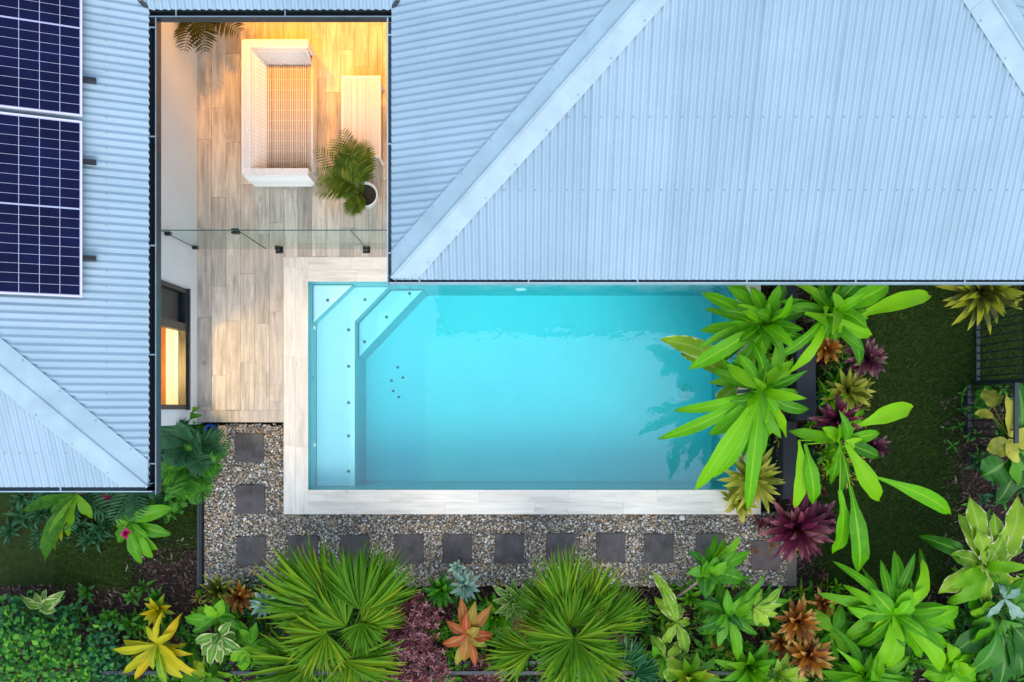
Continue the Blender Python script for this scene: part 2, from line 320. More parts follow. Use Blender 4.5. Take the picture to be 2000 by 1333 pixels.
# ------------------------------------------------------------------ ground
gz=-.26
px0,py0,px1,py1 = -2.745,-1.083,3.02,1.72          # pool inner rectangle
mb=MB(); xs=[-150,px0-.2,px1+.2,150]; ys=[-150,py0-.2,py1+.2,150]
for i in range(3):
    for j in range(3):
        if i==1 and j==1: continue
        mb.quad((xs[i],ys[j],gz),(xs[i+1],ys[j],gz),(xs[i+1],ys[j+1],gz),(xs[i],ys[j+1],gz))
tag(mb.build('ground',M['earth']),kind='structure')
def sheet(name,mat,rects,z):
    mb=MB()
    for a,b,c,d in rects: mb.quad((a,b,z),(c,b,z),(c,d,z),(a,d,z))
    return tag(mb.build(name,mat),kind='structure')
sheet('garden_bed',M['mulch'],[(-9,-6.5,12,-2.42),(-5.2,-2.42,-4.28,-1.9),(3.25,-2.42,4.2,3.2),(6.12,-2.42,9.5,.1)],gz+.006)
sheet('lawn',M['turf'],[(4.2,-2.42,6.12,3.2),(6.12,.1,9.5,3.2),(-9,-1.9,-4.28,-.2),(-9,-2.42,-5.2,-1.9)],gz+.012)
sheet('gravel_bed',M['gbase'],[(-4.22,-2.42,-3.08,-.24),(-3.08,-2.42,3.9,-1.40)],-.20)

# pebbles on the gravel: nobody could count them
def pebbles():
    r=np.random.RandomState(3); phi=(1+5**.5)/2
    ico=np.array([(-1,phi,0),(1,phi,0),(-1,-phi,0),(1,-phi,0),(0,-1,phi),(0,1,phi),(0,-1,-phi),(0,1,-phi),(phi,0,-1),(phi,0,1),(-phi,0,-1),(-phi,0,1)])/1.9
    fc=np.array([(0,11,5),(0,5,1),(0,1,7),(0,7,10),(0,10,11),(1,5,9),(5,11,4),(11,10,2),(10,7,6),(7,1,8),(3,9,4),(3,4,2),(3,2,6),(3,6,8),(3,8,9),(4,9,5),(2,4,11),(6,2,10),(8,6,7),(9,8,1)])
    pts=[]
    for (a,b,c,d) in ((-4.2,-2.42,-3.1,-.2),(-3.1,-2.42,3.75,-1.42)):
        n=int((c-a)*(d-b)*2600); pts.append(np.c_[r.uniform(a,c,n),r.uniform(b,d,n)])
    p=np.concatenate(pts); n=len(p)
    sz=r.uniform(.008,.019,(n,1,1))*np.stack([r.uniform(.8,1.5,n),r.uniform(.7,1.1,n),r.uniform(.45,.8,n)],1)[:,None,:]
    an=r.uniform(0,6.28,n); ca,sa=np.cos(an),np.sin(an)
    v=ico[None]*sz*(1+r.normal(0,.10,(n,12,1)))
    x=v[...,0]*ca[:,None]-v[...,1]*sa[:,None]; y=v[...,0]*sa[:,None]+v[...,1]*ca[:,None]
    V=np.stack([x+p[:,0:1],y+p[:,1:2],v[...,2]+(-.192+r.uniform(0,.020,n))[:,None]],-1).reshape(-1,3)
    Fc=(fc[None]+(np.arange(n)*12)[:,None,None]).reshape(-1,3)
    return npmesh('gravel',V,Fc,np.repeat(r.uniform(0,1,n),12),M['stone'])
def npmesh(name,V,Fc,lr,mat,smooth=True):
    k=Fc.shape[1]; me=bpy.data.meshes.new(name); me.vertices.add(len(V)); me.vertices.foreach_set('co',V.astype(np.float32).ravel())
    me.loops.add(Fc.size); me.loops.foreach_set('vertex_index',Fc.astype(np.int32).ravel())
    me.polygons.add(len(Fc)); me.polygons.foreach_set('loop_start',(np.arange(len(Fc))*k).astype(np.int32)); me.polygons.foreach_set('loop_total',np.full(len(Fc),k,dtype=np.int32))
    if smooth: me.polygons.foreach_set('use_smooth',np.ones(len(Fc),dtype=bool))
    at=me.attributes.new('lr','FLOAT','POINT'); at.data.foreach_set('value',lr.astype(np.float32))
    me.update(calc_edges=True); me.materials.append(mat); o=bpy.data.objects.new(name,me); C.objects.link(o); return o
tag(pebbles(),'mixed grey and tan river pebbles covering the path beside the pool coping','gravel',kind='stuff')
def grass_patch(rects,dens,seed):
    r=np.random.RandomState(seed); P=[]
    for a,b,c,d in rects:
        n=int((c-a)*(d-b)*dens); P.append(np.c_[r.uniform(a,c,n),r.uniform(b,d,n)])
    p=np.concatenate(P); n=len(p); h=r.uniform(.03,.075,n); an=r.uniform(0,6.28,n); ln=r.uniform(.1,.9,n)*h; la=r.uniform(0,6.28,n); wd=r.uniform(.002,.0045,n)
    b0=np.c_[p[:,0]-np.cos(an)*wd,p[:,1]-np.sin(an)*wd,np.full(n,gz+.012)]; b1=np.c_[p[:,0]+np.cos(an)*wd,p[:,1]+np.sin(an)*wd,np.full(n,gz+.012)]
    tp=np.c_[p[:,0]+np.cos(la)*ln,p[:,1]+np.sin(la)*ln,gz+.012+h]
    V=np.stack([b0,b1,tp],1).reshape(-1,3); Fc=np.arange(3*n).reshape(-1,3)
    big=.5+.5*np.sin(p[:,0]*3.1+np.sin(p[:,1]*2.3)*2)*np.sin(p[:,1]*2.7)
    return V,Fc,np.repeat(np.clip(r.uniform(0,.75,n)+.25*big,0,1),3)
V,Fc,lr=grass_patch([(4.05,-2.5,6.2,2.6),(6.2,.1,7.6,2.6),(-6.2,-1.95,-4.3,-.3),(-6.3,-2.5,-5.1,-1.95),(-5.1,-2.1,-4.5,-1.95)],5200,5)
tag(npmesh('grass',V,Fc,lr,M['grass'],False),'short dark green lawn grass beside the garden beds','grass',kind='stuff')
def litter(rects,dens,seed,zz):
    r=np.random.RandomState(seed); P=[]
    for a,b,c,d,k in rects:
        n=int((c-a)*(d-b)*dens*k); P.append(np.c_[r.uniform(a,c,n),r.uniform(b,d,n)])
    p=np.concatenate(P); n=len(p); an=r.uniform(0,6.28,n); L=r.uniform(.015,.06,n); wd=r.uniform(.004,.014,n); tl=r.normal(0,.35,n); z=zz+r.uniform(.005,.045,n)
    d=np.c_[np.cos(an),np.sin(an),np.sin(tl)]; s=np.c_[-np.sin(an),np.cos(an),r.normal(0,.3,n)]; c=np.c_[p,z]
    V=np.stack([c-d*L[:,None]-s*wd[:,None]*.5,c-d*L[:,None]*.3+s*wd[:,None],c+d*L[:,None],c-d*L[:,None]*-.2-s*wd[:,None]],1).reshape(-1,3)
    return V,np.arange(4*n).reshape(-1,4),np.repeat(r.uniform(0,1,n)**1.2,4)
V,Fc,lr=litter([(-7,-4.6,8,-2.4,1),(-5.3,-2.4,-4.3,-1.75,1.3),(3.0,-2.6,4.25,2.2,1.2),(5.9,-2.6,7.5,.2,1.0),(-4.2,-2.42,3.9,-2.1,.35)],420,9,gz)
tag(npmesh('mulch_litter',V,Fc,lr,M['chips'],False),'brown bark mulch and dead leaf litter over the garden beds','mulch',kind='stuff')

# ------------------------------------------------------------------ deck and coping (structure)
def planks(mb,x0,y0,x1,y1,wd,ln,along,z,gap=.0035,seed=1):
    rr=random.Random(seed)
    if along=='y':
        n=max(1,round((x1-x0)/wd)); wd=(x1-x0)/n
        for i in range(n):
            y=y0-rr.random()*ln
            while y<y1:
                a,b=max(y,y0),min(y+ln,y1)
                if b-a>.02: mb.box((x0+i*wd+gap/2,a+gap/2,z-.012),(x0+(i+1)*wd-gap/2,b-gap/2,z),r=rr.random())
                y+=ln
    else:
        n=max(1,round((y1-y0)/wd)); wd=(y1-y0)/n
        for i in range(n):
            x=x0-rr.random()*ln
            while x<x1:
                a,b=max(x,x0),min(x+ln,x1)
                if b-a>.02: mb.box((a+gap/2,y0+i*wd+gap/2,z-.012),(b-gap/2,y0+(i+1)*wd-gap/2,z),r=rr.random())
                x+=ln
WX=-4.24; DS=-.175; CW=.33
mb=MB(); planks(mb,WX,DS+.16,px0-CW,6.4,.19,1.2,'y',0,seed=2); planks(mb,px0-CW,py1+CW,-.6,6.4,.19,1.2,'y',0,seed=3); planks(mb,WX,DS,px0-CW,DS+.16,.16,1.2,'x',0,seed=5)
tag(mb.build('deck',M['deck']),kind='structure')
mb=MB()
for a,b in (((WX,DS+.004,-.30),(px0-CW,6.4,-.0125)),((px0-CW,py1+CW,-.30),(-.6,6.4,-.0125))): mb.box(a,b)
for a,b in (((px0-CW,py0-CW+.004,-.30),(px0-.03,py1+CW,-.0125)),((px0-.03,py0-CW+.004,-.30),(px1+CW,py0-.03,-.0125)),((px0-.03,py1+.03,-.30),(px1+CW,py1+CW,-.0125)),((px1+.03,py0-.03,-.30),(px1+CW,py1+.03,-.0125))): mb.box(a,b)
tag(mb.build('deck_slab',M['grout']),kind='structure')
mb=MB(); planks(mb,px0-CW,py0-CW,px0,py1+CW,.165,1.2,'y',.002,.0015,seed=8); tag(mb.build('coping',M['coping']),kind='structure')
mb=MB(); planks(mb,px0,py0-CW,px1+CW,py0,.165,1.2,'x',.002,.0015,seed=9); planks(mb,px0,py1,px1+CW,py1+CW,.165,1.2,'x',.002,.0015,seed=11); planks(mb,px1,py0,px1+CW,py1,.165,1.2,'x',.002,.0015,seed=12)
tag(mb.build('coping_edge',M['copingx']),kind='structure')

# ------------------------------------------------------------------ pool
wz=-.09; D=-1.42
pool=empty('swimming_pool',((px0+px1)/2,(py0+py1)/2,D),'rectangular turquoise plunge pool with corner steps and a long bench','pool')
mb=MB(); t=.12
mb.box((px0-t,py0-t,D-.15),(px1+t,py1+t,D))
mb.box((px0-t,py0-t,D),(px0,py1+t,-.013)); mb.box((px1,py0-t,D),(px1+t,py1+t,-.013)); mb.box((px0,py0-t,D),(px1,py0,-.013)); mb.box((px0,py1,D),(px1,py1+t,-.013))
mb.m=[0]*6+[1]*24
under(pool,mb.build('shell',[M['shell'],M['tileshade']]))
def prism(mb,poly,z0,z1,m=0,ms=None):
    a=[mb.vert((x,y,z0)) for x,y in poly]; b=[mb.vert((x,y,z1)) for x,y in poly]; n=len(poly)
    mb.face(a[::-1],m); mb.face(b,m)
    for i in range(n): mb.face((a[i],a[(i+1)%n],b[(i+1)%n],b[i]),ms if ms is not None else m)
def XY(px,py,z): p=W(px,py,z); return (p.x,p.y)
zb=wz-.40; z1=wz-.17; z3=wz-.68
e=.003
bx=W(693,800,zb).x
A=XY(757,562,zb); B=XY(697,628,zb)
mb=MB(); prism(mb,[(px0+e,py0+e),(bx,py0+e),(bx,B[1]),(A[0],A[1]+.0),(A[0]+.1,py1-e),(px0+e,py1-e)],D+.002,zb,0,1); o=under(pool,mb.build('bench',[M['shell'],M['tileshade']])); bevel(o,.02)  # teal side faces carry the riser shade as colour
S0=XY(690,555,z1); S1=XY(613,632,z1)
mb=MB(); prism(mb,[(px0+e,S1[1]),(S0[0],py1-e),(px0+e,py1-e)],zb+.002,z1,0,1); o=under(pool,mb.build('step',[M['shell'],M['tileshade']])); bevel(o,.02)
T0=XY(820,573,z3); T1=XY(704,699,z3)
mb=MB(); prism(mb,[(bx+.003,T1[1]),(T0[0],T0[1]),(T0[0]+.06,py1-e),(A[0]+.104,py1-e),(A[0]+.004,A[1]),(bx+.003,B[1])],D+.002,z3,0,1); o=under(pool,mb.build('step',[M['shell'],M['tileshade']])); bevel(o,.02)
def nozzle(px,py,z,r=.022,name='nozzle',mat=None):
    p=W(px,py,z); mb=MB(); mb.lathe(p,[(r,0.002),(r,.008),(r*.75,.012),(r*.3,.009)],14); return under(pool,mb.build(name,mat or M['dot'],smooth=False))
for q in ((640,587,z1),(713,586,zb),(755,620,z3),(712,668,z3),(800,574,z3)): nozzle(*q)
for y in (645,716,787,852,921): nozzle(681,y,zb)
for q in ((777,718,D),(768,764,D),(787,738,D),(765,744,D),(779,776,D)): nozzle(*q,r=.02)
nozzle(1250,570,D,.03)
# floor suction cover: ring within a ring
mb=MB(); p=W(1336,766,D+.01); mb.lathe(p,[(.11,-.008),(.11,.005),(.095,.012),(.085,.005),(.06,.004),(.05,.012),(.03,.012),(.02,.02),(.008,.02)],32); under(pool,mb.build('drain_cover',plain('drain cover white',(.62,.80,.80),.4)))
# wall lights and returns on the left and house walls (unlit)
lm=plain('pool light lens',(.9,.9,.88),.3,var=.02)
def walllight(c,axis,r=.035):
    mb=MB(); a=Vector(c); mb.tube([a,a+Vector(axis)*.02],r,r*.8,16); under(pool,mb.build('pool_light',lm))
for py in (640,869): y=W(611,py,wz-.25).y; walllight((px0+.001,y,wz-.25),(1,0,0))
walllight((W(1018,570,-.72).x,py1-.001,-.70),(0,-1,0),.085)
mb=MB(); mb.box((px0-.05,py0-.05,D-.06),(px1+.05,py1+.05,wz)); tag(mb.build('water',M['water']),kind='structure')

# ------------------------------------------------------------------ house
house=empty('house',(-4.24,1.0,0),'white courtyard house with pale blue corrugated hip roof wrapping around the pool','house')
EZ,SL=2.9,math.tan(R(22.5)); AMP,PIT=.0125,.076
LX,LS,NY,RX,RS,RE = -3.66,-.78,4.03,-1.21,1.32,6.62     # eave lines: left east, left south, north, right west, right south, right east
def roof_plane(o2,al,inw,u0,u1,vr,screws=(),over=.004):
    mb=MB(); al=Vector((*al,0)); inw=Vector((*inw,0)); o=Vector((*o2,0)); n=int((u1-u0)/(PIT/8))+1; prev=None
    for i in range(n+1):
        u=u0+(u1-u0)*i/n; v0,v1=vr(u)
        if v1-v0<.004: prev=None; continue
        k=int(math.floor(u/(PIT*10))); rr=(math.sin(k*12.9898)*43758.5453)%1
        h=AMP*math.cos(2*math.pi*u/PIT)
        if abs(u/(PIT*10)-round(u/(PIT*10)))<.035: h+=.004      # side lap
        if v0==0: v0=-over
        p=[o+al*u+inw*v+Vector((0,0,EZ+v*SL+h)) for v in (v0,v1)]
        cur=[mb.vert(q,v,u,rr) for q,v in zip(p,(v0,v1))]
        if prev: mb.face((prev[0],cur[0],cur[1],prev[1]))
        prev=cur
    nb=len(mb.f)
    for sv in screws:
        for k in range(int(u0/PIT),int(u1/PIT)+1,2):
            u=k*PIT; v0,v1=vr(u)
            if v0+.03<sv<v1-.2:
                c=o+al*u+inw*sv+Vector((0,0,EZ+sv*SL+AMP-.001)); mb.lathe(c,[(.009,-.004),(.009,.003),(.0055,.004),(.0055,.009)],6,1)
    return mb
NORM_UP=Vector((0,0,1))
Lh=3.9
mb=roof_plane((LX,0),(0,1),(-1,0),LS,9,lambda y:(max(0,y-NY),min(Lh,y-LS)),(.35,1.25))
rL=under(house,mb.build('roof',[M['roof'],M['screw']],smooth=True,auto=50)); tag(rL,'long roof slope carrying the solar panels')
mb=roof_plane((0,LS),(1,0),(0,1),LX-2*Lh,LX,lambda x:(0,min(LX-x,x-(LX-2*Lh))),(.35,1.25)); rLS=under(house,mb.build('roof',[M['roof'],M['screw']],smooth=True,auto=50)); tag(rLS,'triangular hip end of the roof above the garden')
mb=roof_plane((0,NY),(1,0),(0,1),LX-3,RX+3,lambda x:(max(0,LX-x,x-RX),3.2),(.35,)); rN=under(house,mb.build('roof',[M['roof'],M['screw']],smooth=True,auto=50)); tag(rN,'short roof slope across the end of the courtyard')
half=(RE-RX)/2
mb=roof_plane((RX,0),(0,1),(1,0),RS,9,lambda y:(max(0,y-NY),min(half,y-RS)),(.35,1.25)); rW=under(house,mb.build('roof',[M['roof'],M['screw']],smooth=True,auto=50)); tag(rW,'roof slope facing the daybed courtyard')
mb=roof_plane((0,RS),(1,0),(0,1),RX,RE,lambda x:(0,min(half,x-RX,RE-x)),(.80,1.42,2.45),.014); rS=under(house,mb.build('roof',[M['roof'],M['screw']],smooth=True,auto=50)); tag(rS,'large triangular roof slope above the pool')
mb=roof_plane((RE,0),(0,1),(-1,0),RS,9,lambda y:(0,min(half,y-RS)),(.8,1.42)); rE=under(house,mb.build('roof',[M['roof'],M['screw']],smooth=True,auto=50)); tag(rE,'far roof slope beyond the second hip')
def hip(corner,d1,d2,ln,parent,wd=.20,valley=False):
    """cap (or valley tray) along a hip; d1,d2: horizontal eave directions away from the corner"""
    c=Vector((*corner,EZ)); d1=Vector((*d1,0)); d2=Vector((*d2,0)); lift=AMP+.006
    mb=MB(); a=c+Vector((0,0,lift+.006)); h=(d1+d2)+Vector((0,0,SL)); b=a+h*ln
    for da,sg in ((d1,1),(d2,-1)):
        # across direction lying in the slope whose eave runs along da: start perpendicular to the hip
        other=d2 if da is d1 else d1; n=Vector((0,0,1))-other*SL; n.normalize()
        ac=n.cross(h).normalized()
        if ac.dot(da)<0: ac=-ac
        if valley: pass
        lo=-Vector((0,0,.005))
        q=[a,b,b+ac*wd+lo,a+ac*wd+lo]
        # trim the low end so that the cap stops at the eave
        k=ac.dot(other)/h.dot(other) if abs(h.dot(other))>1e-6 else 0
        q[3]=q[3]-h*(wd*k) if (ac.dot(other))<0 else q[3]
        mb.quad(*(q if sg>0 else q[::-1]))
        mb.quad(*[x-n*.004 for x in (q[::-1] if sg>0 else q)])
        # folded lip along the edge
        mb.quad(q[3],q[2],q[2]-n*.010,q[3]-n*.010)
        k=.25
        while k<ln-.1:                       # screws along both edges, a lapped joint every 1.8 m
            c0=a+h*k+ac*(wd-.03)+n*.001; mb.lathe(c0,[(.008,-.003),(.008,.004),(.004,.008)],6); k+=.29
        k=.9
        while k<ln: q0=a+h*k+n*.003; mb.quad(*((q0,q0+h*.02,q0+h*.02+ac*wd+lo,q0+ac*wd+lo) if sg>0 else (q0+ac*wd+lo,q0+h*.02+ac*wd+lo,q0+h*.02,q0))); k+=1.45
    if not valley: mb.tube([a+Vector((0,0,.002)),b+Vector((0,0,.002))],.016,.016,8)
    o=mb.build('hip_cap' if not valley else 'valley_flashing',M['cap'] if not valley else M['zinc'])
    o.parent=parent; return o
hip((RX,RS),(1,0),(0,1),half,rS); hip((RE,RS),(-1,0),(0,1),half,rS); hip((LX,LS),(-1,0),(0,1),Lh,rL)
# valleys
for (cx,sg) in ((LX,-1),(RX,1)):
    mb=MB(); a=Vector((cx,NY,EZ-.008)); h=Vector((sg,1,SL)); 
    for da in (Vector((sg,0,0)),Vector((0,1,0))):
        ac=(da-h*(da.dot(h)/h.dot(h))).normalized()*.022; ac.z=.0
        mb.quad(a+Vector((0,0,.02)),a+h*3+Vector((0,0,.02)),a+h*3+ac+Vector((0,0,.024)),a+ac+Vector((0,0,.024)))
    under(house,mb.build('valley_flashing',M['char']))
# gutters: open U channels, charcoal outside, black inside as painted shadow, grey lining in the pale ones
def gutter(a,b,outd,ext=(0,0),w1=.075,mt=None):
    a=Vector((*a,EZ)); b=Vector((*b,EZ)); d=(b-a).normalized(); a=a-d*ext[0]; b=b+d*ext[1]; o=Vector((*outd,0)); mb=MB()
    w0,h=-.035,.115; zt=-.012
    out=[(w0,zt),(w0,zt-h),(w1,zt-h),(w1,zt+.004)]; inn=[(w1-.012,zt+.004),(w1-.008,zt-h+.006),(w0+.006,zt-h+.006),(w0+.006,zt)]
    P=out+inn; n=len(P)
    ra=[mb.vert(a+o*x+Vector((0,0,z))) for x,z in P]; rb=[mb.vert(b+o*x+Vector((0,0,z))) for x,z in P]
    for i in range(n):
        j=(i+1)%n; mb.face((ra[i],ra[j],rb[j],rb[i]), (0 if i<3 else 2 if i==3 else 1))
    mb.face(ra[::-1]); mb.face(rb)
    L=(b-a).length; k=.3
    while k<L:                                   # straps across the channel
        p=a+d*k+o*(w0+.006)+Vector((0,0,zt-.002)); mb.obox(p,d*.014,o*(w1-w0-.01),(0,0,.004),2); k+=1.1
    return under(house,mb.build('gutter',mt or [M['char'],M['black'],M['zinc']]))
gutter((LX,LS),(LX,NY),(1,0),(.075,-.08)); PALE=[M['cap'],M['zinc'],M['cap']]
gutter((LX-2*Lh,LS),(LX,LS),(0,-1),(0,.03),.055,PALE); gutter((LX,NY),(RX,NY),(0,-1),(.035,.035))
gutter((RX,RS),(RX,NY),(-1,0),(.05,-.08),.05,PALE); gutter((RX,RS),(RE,RS),(0,-1),(.03,.05),.05,PALE); gutter((RE,RS),(RE,9),(1,0),(.0,0))
# soffits and fascia
mb=MB(); zs=EZ-.14
for r_ in ((WX-.1,-.3,LX+.0,NY+.0),(WX-8,LS+.0,LX+.0,-.3),(WX-.1,NY+.0,-.5,7),(RX+.0,1.32,-.5,NY+.0),(-.5,RS+.0,RE-.0,1.98),(6.0,1.98,RE,9)): mb.box((r_[0],r_[1],zs-.012),(r_[2],r_[3],zs))
under(house,mb.build('soffit',M['soffit']))
mb=MB()
mb.box((LX-.0,LS+.0,zs-.02),(LX-.035+.0,NY,EZ-.05)); mb.box((LX-.035,NY,zs-.02),(RX+.035,NY+.03,EZ-.05)); mb.box((RX,RS+.03,zs-.02),(RX+.03,NY,EZ-.05)); mb.box((RX,RS,zs-.02),(RE,RS+.03,EZ-.05)); mb.box((WX-7,LS,zs-.02),(LX-.035,LS+.03,EZ-.05))
under(house,mb.build('fascia',M['char']))
# walls. the east wall of the left wing holds the window opening
wy0,wy1,wzb,wzt=.0,1.56,.40,2.30; T=.16
mb=MB(); top=zs-.013
mb.box((WX-T,-.2,-.28),(WX,6.4,wzb)); mb.box((WX-T,-.2,wzt),(WX,6.4,top)); mb.box((WX-T,-.2,wzb),(WX,wy0,wzt)); mb.box((WX-T,wy1,wzb),(WX,6.4,wzt))
under(house,mb.build('wall',M['white']))
mb=MB(); mb.box((WX-7,-.2,-.28),(WX-T-.001,-.04,top)); under(house,mb.build('wall',M['white']))
mb=MB(); mb.box((WX-T,6.4,-.28),(-.44,6.55,top)); mb.box((-.6,1.96,-.28),(-.44,6.399,top)); mb.box((-.439,1.96,-.28),(6.05,2.1,top)); mb.box((5.9,2.101,-.28),(6.05,9,top)); under(house,mb.build('wall',M['white']))
mb=MB(); fx0,fx1=WX-.07,WX+.025; ym=1.06
for (a,b,c,d) in ((wy0,wzb,wy1,wzb+.06),(wy0,wzt-.06,wy1,wzt),(wy0,wzb+.06,wy0+.06,wzt-.06),(wy1-.06,wzb+.06,wy1,wzt-.06),(ym-.05,wzb+.06,ym+.05,wzt-.06)):
    mb.box((fx0,a,b),(fx1,c,d))
win=under(house,mb.build('window',plain('dark window frame',(.012,.018,.024),.35))); bevel(win,.004)
def sub(o,parent):
    o.parent=parent; return o
mb=MB(); mb.box((WX-.03,wy0+.061,wzb+.061),(WX-.024,ym-.051,wzt-.061)); tag(sub(mb.build('pane',M['pane']),win),'clear pane with warm light inside')
mb=MB(); mb.box((WX-.03,ym+.051,wzb+.061),(WX-.024,wy1-.061,wzt-.061)); sub(mb.build('pane',M['pane']),win)
mb=MB(); mb.box((WX-.066,ym+.05,wzb+.06),(WX-.05,wy1-.06,wzt-.06)); tag(sub(mb.build('blind',M['black']),win),'black blind drawn behind the pane')
mb=MB(); mb.box((WX+.0005,wy0-.01,wzb-.035),(WX+.05,wy1+.01,wzb-.001)); sub(mb.build('sill',M['char']),win)
# room behind the window
mb=MB(); mb.box((WX-3.4,-.03,-.05),(WX-T-.002,3.6,.0)); under(house,mb.build('room_floor',M['orangefloor']))
mb=MB(); mb.box((WX-3.4,-.03,2.5),(WX-T-.002,3.6,2.53)); mb.box((WX-3.45,-.03,0),(WX-3.4,3.6,2.5)); mb.box((WX-3.4,3.6,0),(WX-T-.002,3.65,2.5)); under(house,mb.build('room_wall',M['white']))
mb=MB(); mb.box((WX-T-.07,wy0+.002,.402),(WX-.0705,wy1-.002,.47)); under(house,mb.build('window_seat',M['white']))
def lamp(name,loc,e,col,size=.12,kind='POINT'):
    l=bpy.data.lights.new(name,kind); l.energy=e; l.color=col
    if kind!='AREA': l.shadow_soft_size=size
    else: l.shape='DISK'; l.size=size
    o=bpy.data.objects.new(name,l); C.objects.link(o); o.location=loc; under(house,o); return o
WARM=(1.0,.375,.0)
glow=NT('lit lamp lens'); glow.p.inputs['Emission Color'].default_value=(1,.6,.2,1); glow.p.inputs['Emission Strength'].default_value=12; glow=glow.mat
def downlight(x,y,z,e,col=WARM,kind='SPOT'):
    mb=MB(); mb.lathe((x,y,z),[(.05,-.004),(.055,-.010),(.045,-.012)],20); under(house,mb.build('ceiling_light',glow))
    l=lamp('ceiling_lamp',(x,y,z-.04),e,col,.05 if kind=='SPOT' else .16,kind)
    if kind=='SPOT': l.data.spot_size=R(100); l.data.spot_blend=1.0; l.data.shadow_soft_size=.04; l.rotation_euler=(R(-10),0,0)
downlight(WX-.8,.6,2.499,130,(1,.58,.18),'POINT')
for x,y,e in ((-3.4,5.65,200),(-1.4,5.5,230),(-2.4,5.8,150)): downlight(x,y,zs-.013,e)
# ------------------------------------------------------------------ solar panels lying above the left slope
nL=Vector((SL,0,1)).normalized(); uL=Vector((-1,0,SL)).normalized(); yL=Vector((0,1,0))
def onL(x,y,h): return Vector((x,y,EZ+(LX-x)*SL))+nL*h
def panel(y0,y1,label,rails):
    xr=-4.205; cols,rows=6,18; PW=1.075; L=y1-y0
    o=onL(xr,y0,.085); root=empty('solar_panel',o,label,'solar panel','solar panels on the left roof slope')
    mb=MB(); fw,ft=.015,.035
    mb.obox(o,uL*PW,yL*fw,nL*ft); mb.obox(o+yL*(L-fw),uL*PW,yL*fw,nL*ft); mb.obox(o+yL*fw,uL*fw,yL*(L-2*fw),nL*ft); mb.obox(o+uL*(PW-fw)+yL*fw,uL*fw,yL*(L-2*fw),nL*ft)
    under(root,mb.build('frame',M['frame']))
    mb=MB(); mb.obox(o+uL*fw+yL*fw+nL*.022,uL*(PW-2*fw),yL*(L-2*fw),nL*.006,0)
    cw=(PW-2*fw-.01)/cols; mid=.012; rh=(L-2*fw-.012-mid)/rows; g=.0027
    for i in range(cols):
        for j in range(rows):
            b=o+nL*.0285+uL*(fw+.005+i*cw+g)+yL*(fw+.006+j*rh+(mid if j>=rows//2 else 0)+g*.7)
            mb.quad(b,b+yL*(rh-1.4*g),b+yL*(rh-1.4*g)+uL*(cw-2*g),b+uL*(cw-2*g),1) if False else mb.quad(b,b+uL*(cw-2*g),b+uL*(cw-2*g)+yL*(rh-1.4*g),b+yL*(rh-1.4*g),1)
    # facing check: normals toward nL
    under(root,mb.build('cells',[M['grid'],M['cell']]))
    for y in rails:
        mb=MB(); mb.obox(onL(xr+.11,y-.02,AMP+.006),uL*(PW+.18),yL*.04,nL*.068); under(root,mb.build('mounting_rail',M['black']))
    return root
panel(1.085,2.79,'whole solar panel nearer the garden with its lower corner showing',(W(172,505,3.15).y,W(172,317,3.15).y))
panel(2.835,4.54,'solar panel cut by the photo top, above the whole one',(W(172,157,3.15).y,4.3))

# ------------------------------------------------------------------ glass fence, furniture, pots
fy=(Y0-487)/145.6; gt=1.25
def gpanel(root,xa,xb,z0=.06):
    mb=MB(); mb.box((xa,fy-.005,z0),(xb,fy+.005,gt)); o=under(root,mb.build('glass_panel',M['glass']))
    mb=MB(); e=.006; mb.box((xa-.0005,fy-e,gt+.0005),(xb+.0005,fy+e,gt+.006)); mb.box((xb+.0005,fy-e,z0),(xb+.004,fy+e,gt)); mb.box((xa-.004,fy-e,z0),(xa-.0005,fy+e,gt)); q=mb.build('glass_edge',M['gedge']); q.parent=o
gate=empty('glass_gate',(-3.7,fy,0),'frameless glass gate hung between white wall and black latch','gate')
gpanel(gate,-4.215,-3.30)
mb=MB(); mb.box((-3.385,fy-.03,gt-.115),(-3.295,fy-.0065,gt-.03)); mb.box((-3.385,fy+.0065,gt-.115),(-3.295,fy+.03,gt-.03)); bevel(under(gate,mb.build('latch',M['black'])),.006)
for z in (.12,1.02):
    mb=MB(); mb.box((-4.238,fy-.022,z),(-4.17,fy-.0065,z+.07)); mb.box((-4.238,fy+.0065,z),(-4.17,fy+.022,z+.07)); mb.box((-4.238,fy-.022,z),(-4.222,fy+.022,z+.07)); under(gate,mb.build('hinge',M['black']))
gf=empty('glass_fence',(-2,fy,0),'frameless glass pool fence on black spigots across the deck','fence')
gpanel(gf,-3.285,-1.945); gpanel(gf,-1.93,-.62)
for x in (W(546,487).x,W(716,487).x,-.85):
    mb=MB(); mb.box((x-.05,fy-.05,.003),(x+.05,fy+.05,.012)); mb.box((x-.028,fy-.028,.012),(x+.028,fy-.006,.15)); mb.box((x-.028,fy+.006,.012),(x+.028,fy+.028,.15)); bevel(under(gf,mb.build('spigot',M['black'])),.005)

def reeds(mb,o,u,v,n,r,seed=0):
    """n round canes side by side: o corner, u along the cane, v across"""
    rr=random.Random(seed); o,u,v=Vector(o),Vector(u),Vector(v)
    for i in range(n):
        p=o+v*((i+.5)/n); mb.tube([p,p+u*.5+Vector((0,0,rr.uniform(-.002,.002))),p+u],r*rr.uniform(.85,1.05),None,6,r=rr.random()**2)
